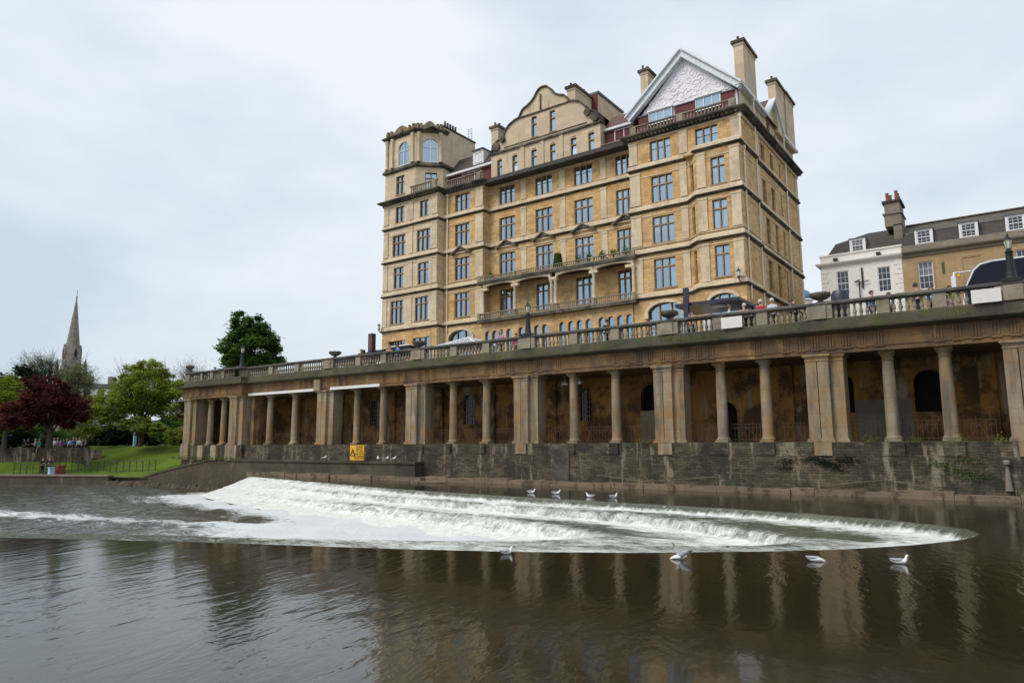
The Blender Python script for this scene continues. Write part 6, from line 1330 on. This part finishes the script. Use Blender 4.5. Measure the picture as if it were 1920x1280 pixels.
# planting on the hotel balcony
tp_ = thing('topiary', (-34.3, 54.8, 16.06), 'tall clipped green shrub on the upper balcony of the hotel', 'shrub')
random.seed(3); m_ = MB()
for _ in range(2500):
    f = random.random(); r_ = .42*(1-.35*f); a_ = random.uniform(0, 6.3); p = Vector((-34.3+r_*math.cos(a_), 54.85+r_*math.sin(a_), 16.4+f*1.15)); u = Vector((random.gauss(0, .05), random.gauss(0, .05), random.gauss(0, .05))); w_ = u.orthogonal().normalized()*.04; m_.add([p-u, p-w_, p+u, p+w_], [(0, 1, 2, 3)])
m_.build('foliage', M['lf_dark'], tp_); MB().lathe((-34.3, 54.85, 16.06), [(.2, 0), (.28, .35), (.3, .4)], 10).build('pot', M['grime_shade'], tp_)
for i, (x, lb) in enumerate(((-42.2, 'small leafy pot plant at the left end of the upper balcony'), (-32.0, 'small pot plant right of the clipped shrub on the upper balcony'), (-30.9, 'second small pot plant right of the clipped shrub on the upper balcony'), (-29.5, 'middle pot plant at the right part of the upper balcony'), (-28.4, 'pot plant second from the right on the upper balcony'), (-27.2, 'tallest pot plant at the right end of the upper balcony'))):
    t = thing('pot_plant', (x, 54.75, 16.06), lb, 'pot plant', 'pot plants on the upper balcony'); MB().lathe((x, 54.75, 16.06), [(.1, 0), (.15, .3)], 8).build('pot', M['terracotta'], t)
    m_ = MB(); random.seed(i)
    for _ in range(160): p = Vector((x+random.gauss(0, .15), 54.75+random.gauss(0, .12), 16.45+abs(random.gauss(0, .22)))); u = Vector((random.gauss(0, .07), random.gauss(0, .05), random.gauss(0, .07))); w_ = u.orthogonal().normalized()*.04; m_.add([p-u, p-w_, p+u, p+w_], [(0, 1, 2, 3)])
    m_.build('foliage', M['lf_dark'], t)

# ---------------------------------------------------------------- riverside fence, bins, church, far house
fe = thing('riverside_fence', dirpx(150, 85, -3), 'dark green metal fence along the riverside path', 'fence')
fp = [dirpx(px, 88.5-.018*max(0, px-60) if px < 200 else 85-.06*(px-200), 0) for px in range(30, 296, 12)]
m_ = MB()
def gz_(p):
    ph = math.atan2(p[1], -p[0]); return ground_z(ph, math.hypot(p[0], p[1])-shore(ph))
for p in fp: z = gz_(p); MB().tube((p[0], p[1], z-.1), (p[0], p[1], z+1.1), .045, n=6).build('post', M['greenpaint'], fe)
for q in (1.08, .6, .15): m_.path([(p[0], p[1], gz_(p)+q) for p in fp], .022, 5)
m_.build('rails', M['greenpaint'], fe)
for nm, px, d, mt, lb, sz in (('litter_bin', 100, 85.6, 'bluebin', 'pale blue box on the riverside path beside the pair of people', (.22, .8)), ('litter_bin', 117, 86, 'bag', 'red brown bin on the riverside path right of the pale blue box', (.35, .95)), ('information_box', 181, 92.5, 'greystone', 'pale grey box at the right end of the park terrace wall', (.42, .95)), ('green_post', 252, 96, 'bluebin', 'pale blue post sign under the low spreading tree', (.14, 1.7))):
    p0 = dirpx(px, d, 0); z = gz_(p0); o = MB().box(p0[0]-sz[0], p0[1]-sz[0], z, p0[0]+sz[0], p0[1]+sz[0], z+sz[1]*.88).box(p0[0]-sz[0]*1.1, p0[1]-sz[0]*1.1, z+sz[1]*.88, p0[0]+sz[0]*1.1, p0[1]+sz[0]*1.1, z+sz[1]).build(nm, M[mt], at=(p0[0], p0[1], z)); tag(o, lb, 'bin' if 'bin' in nm else ('box' if 'box' in nm else 'sign'))
cx_, cy_, _z = dirpx(121, 260); sp = thing('church_spire', (cx_, cy_, 0), 'tall pointed stone church spire rising behind the bare trees', 'church')
m_ = MB().lathe((cx_, cy_, 22), [(3.1, 0), (2.35, 5.5), (1.95, 8.5), (.12, 24.4), (.3, 24.6), (.1, 25)], 8, math.pi/8); m_.path([(cx_, cy_, 46.8), (cx_, cy_, 49)], .08, 5); m_.build('spire', M['spire'], sp)
MB().box(cx_-3.4, cy_-3.4, 0, cx_+3.4, cy_+3.4, 22).box(cx_-3.7, cy_-3.7, 21.3, cx_+3.7, cy_+3.7, 22).build('tower', M['spire'], sp)
for a_, b_ in ((-1, -1), (1, -1), (-1, 1), (1, 1)): MB().lathe((cx_+a_*2.9, cy_+b_*2.9, 22), [(.6, 0), (.5, 2.2), (.6, 2.4), (.05, 5.0)], 8).build('pinnacle', M['spire'], sp)
for k_ in range(4):
    a_ = k_*math.pi/2+math.pi/4*0; ux, uy = math.cos(a_), math.sin(a_); q = Vector((cx_+ux*2.15, cy_+uy*2.15, 27))
    l_ = MB(); l_.prism([(-.75, 0), (-.75, 2.6), (0, 4.4), (.75, 2.6), (.75, 0)], q-Vector((ux, uy, 0))*.9, (-uy, ux, 0), (0, 0, 1), Vector((ux, uy, 0))*1.3); lo_ = l_.build('lucarne', M['spire'], sp)
    MB().prism([(-.35, .3), (-.35, 2.1), (0, 2.9), (.35, 2.1), (.35, .3)], q+Vector((ux, uy, 0))*.41, (-uy, ux, 0), (0, 0, 1), Vector((ux, uy, 0))*.02).build('opening', M['dark'], lo_)
# pale terraced house between the trees
d_ = 178; a0 = Vector(dirpx(128, d_)); a1 = Vector(dirpx(232, d_)); u_ = (a1-a0).normalized(); n_ = Vector((u_.y, -u_.x, 0)); ln = (a1-a0).length
fh = thing('far_terrace', ((a0+a1)/2), 'pale stone terraced house with a slate roof seen between the park trees', 'house')
hs = []
for k_, z in enumerate((1.2, 4.3, 7.4)):
    for i in range(6): x = ln*(i+.5)/6; hs.append((x-.55, z, x+.55, z+1.9))
m_ = MB().wall(a0.xy, a1.xy, -.3, 10.3, hs, .3); m_.wall(a1.xy, (a1-n_*9).xy, -.3, 10.3); m_.wall((a0-n_*9).xy, a0.xy, -.3, 10.3); m_.build('wall', M['farhouse'], fh)
for h_ in hs:
    c_ = a0+u_*h_[0]; o = MB().add([c_-n_*.2+Vector((0, 0, h_[1])), c_-n_*.2+u_*1.1+Vector((0, 0, h_[1])), c_-n_*.2+u_*1.1+Vector((0, 0, h_[3])), c_-n_*.2+Vector((0, 0, h_[3]))], [(0, 1, 2, 3)]).build('window', M['dglass'], fh)
    f_ = MB(); e = .09
    for x0, z0, x1, z1 in ((0, 0, e, 1.9), (1.1-e, 0, 1.1, 1.9), (0, 0, 1.1, e), (0, 1.9-e, 1.1, 1.9), (0, .92, 1.1, 1.0), (.52, 0, .58, 1.9)):
        f_.prism([(x0, z0), (x1, z0), (x1, z1), (x0, z1)], c_-n_*.15+Vector((0, 0, h_[1])), u_, (0, 0, 1), -n_*.04)
    f_.build('frame', M['white'], o)
MB().sweep([a0.xy, a1.xy], [(0, 9.9), (.35, 10.1), (.4, 10.3), (0, 10.45)]).build('cornice', M['farhouse'], fh)
m_ = MB(); Zv = Vector((0, 0, 1)); m_.add([a0+Zv*10.3, a1+Zv*10.3, a1-n_*1.3+Zv*12.6, a0-n_*1.3+Zv*12.6, a1-n_*4.5+Zv*13.6, a0-n_*4.5+Zv*13.6, a1-n_*9+Zv*10.3], [(0, 1, 2, 3), (3, 2, 4, 5), (1, 6, 4, 2)]); m_.build('roof', M['slate'], fh)
for i in range(4):
    c_ = a0+u_*(ln*(i+.5)/4-.6)-n_*.1+Zv*10.7; MB().prism([(0, 0), (1.3, 0), (1.3, 1.4), (0, 1.4)], c_, u_, Zv, -n_*1.5).build('dormer', M['white'], fh)
for f in (.2, .62, .97):
    c_ = a0+u_*ln*f-n_*4; MB().prism([(0, 0), (1.6, 0), (1.6, 3.2), (0, 3.2)], c_+Zv*12, u_, Zv, -n_*1.0).build('chimney', M['farhouse'], fh)
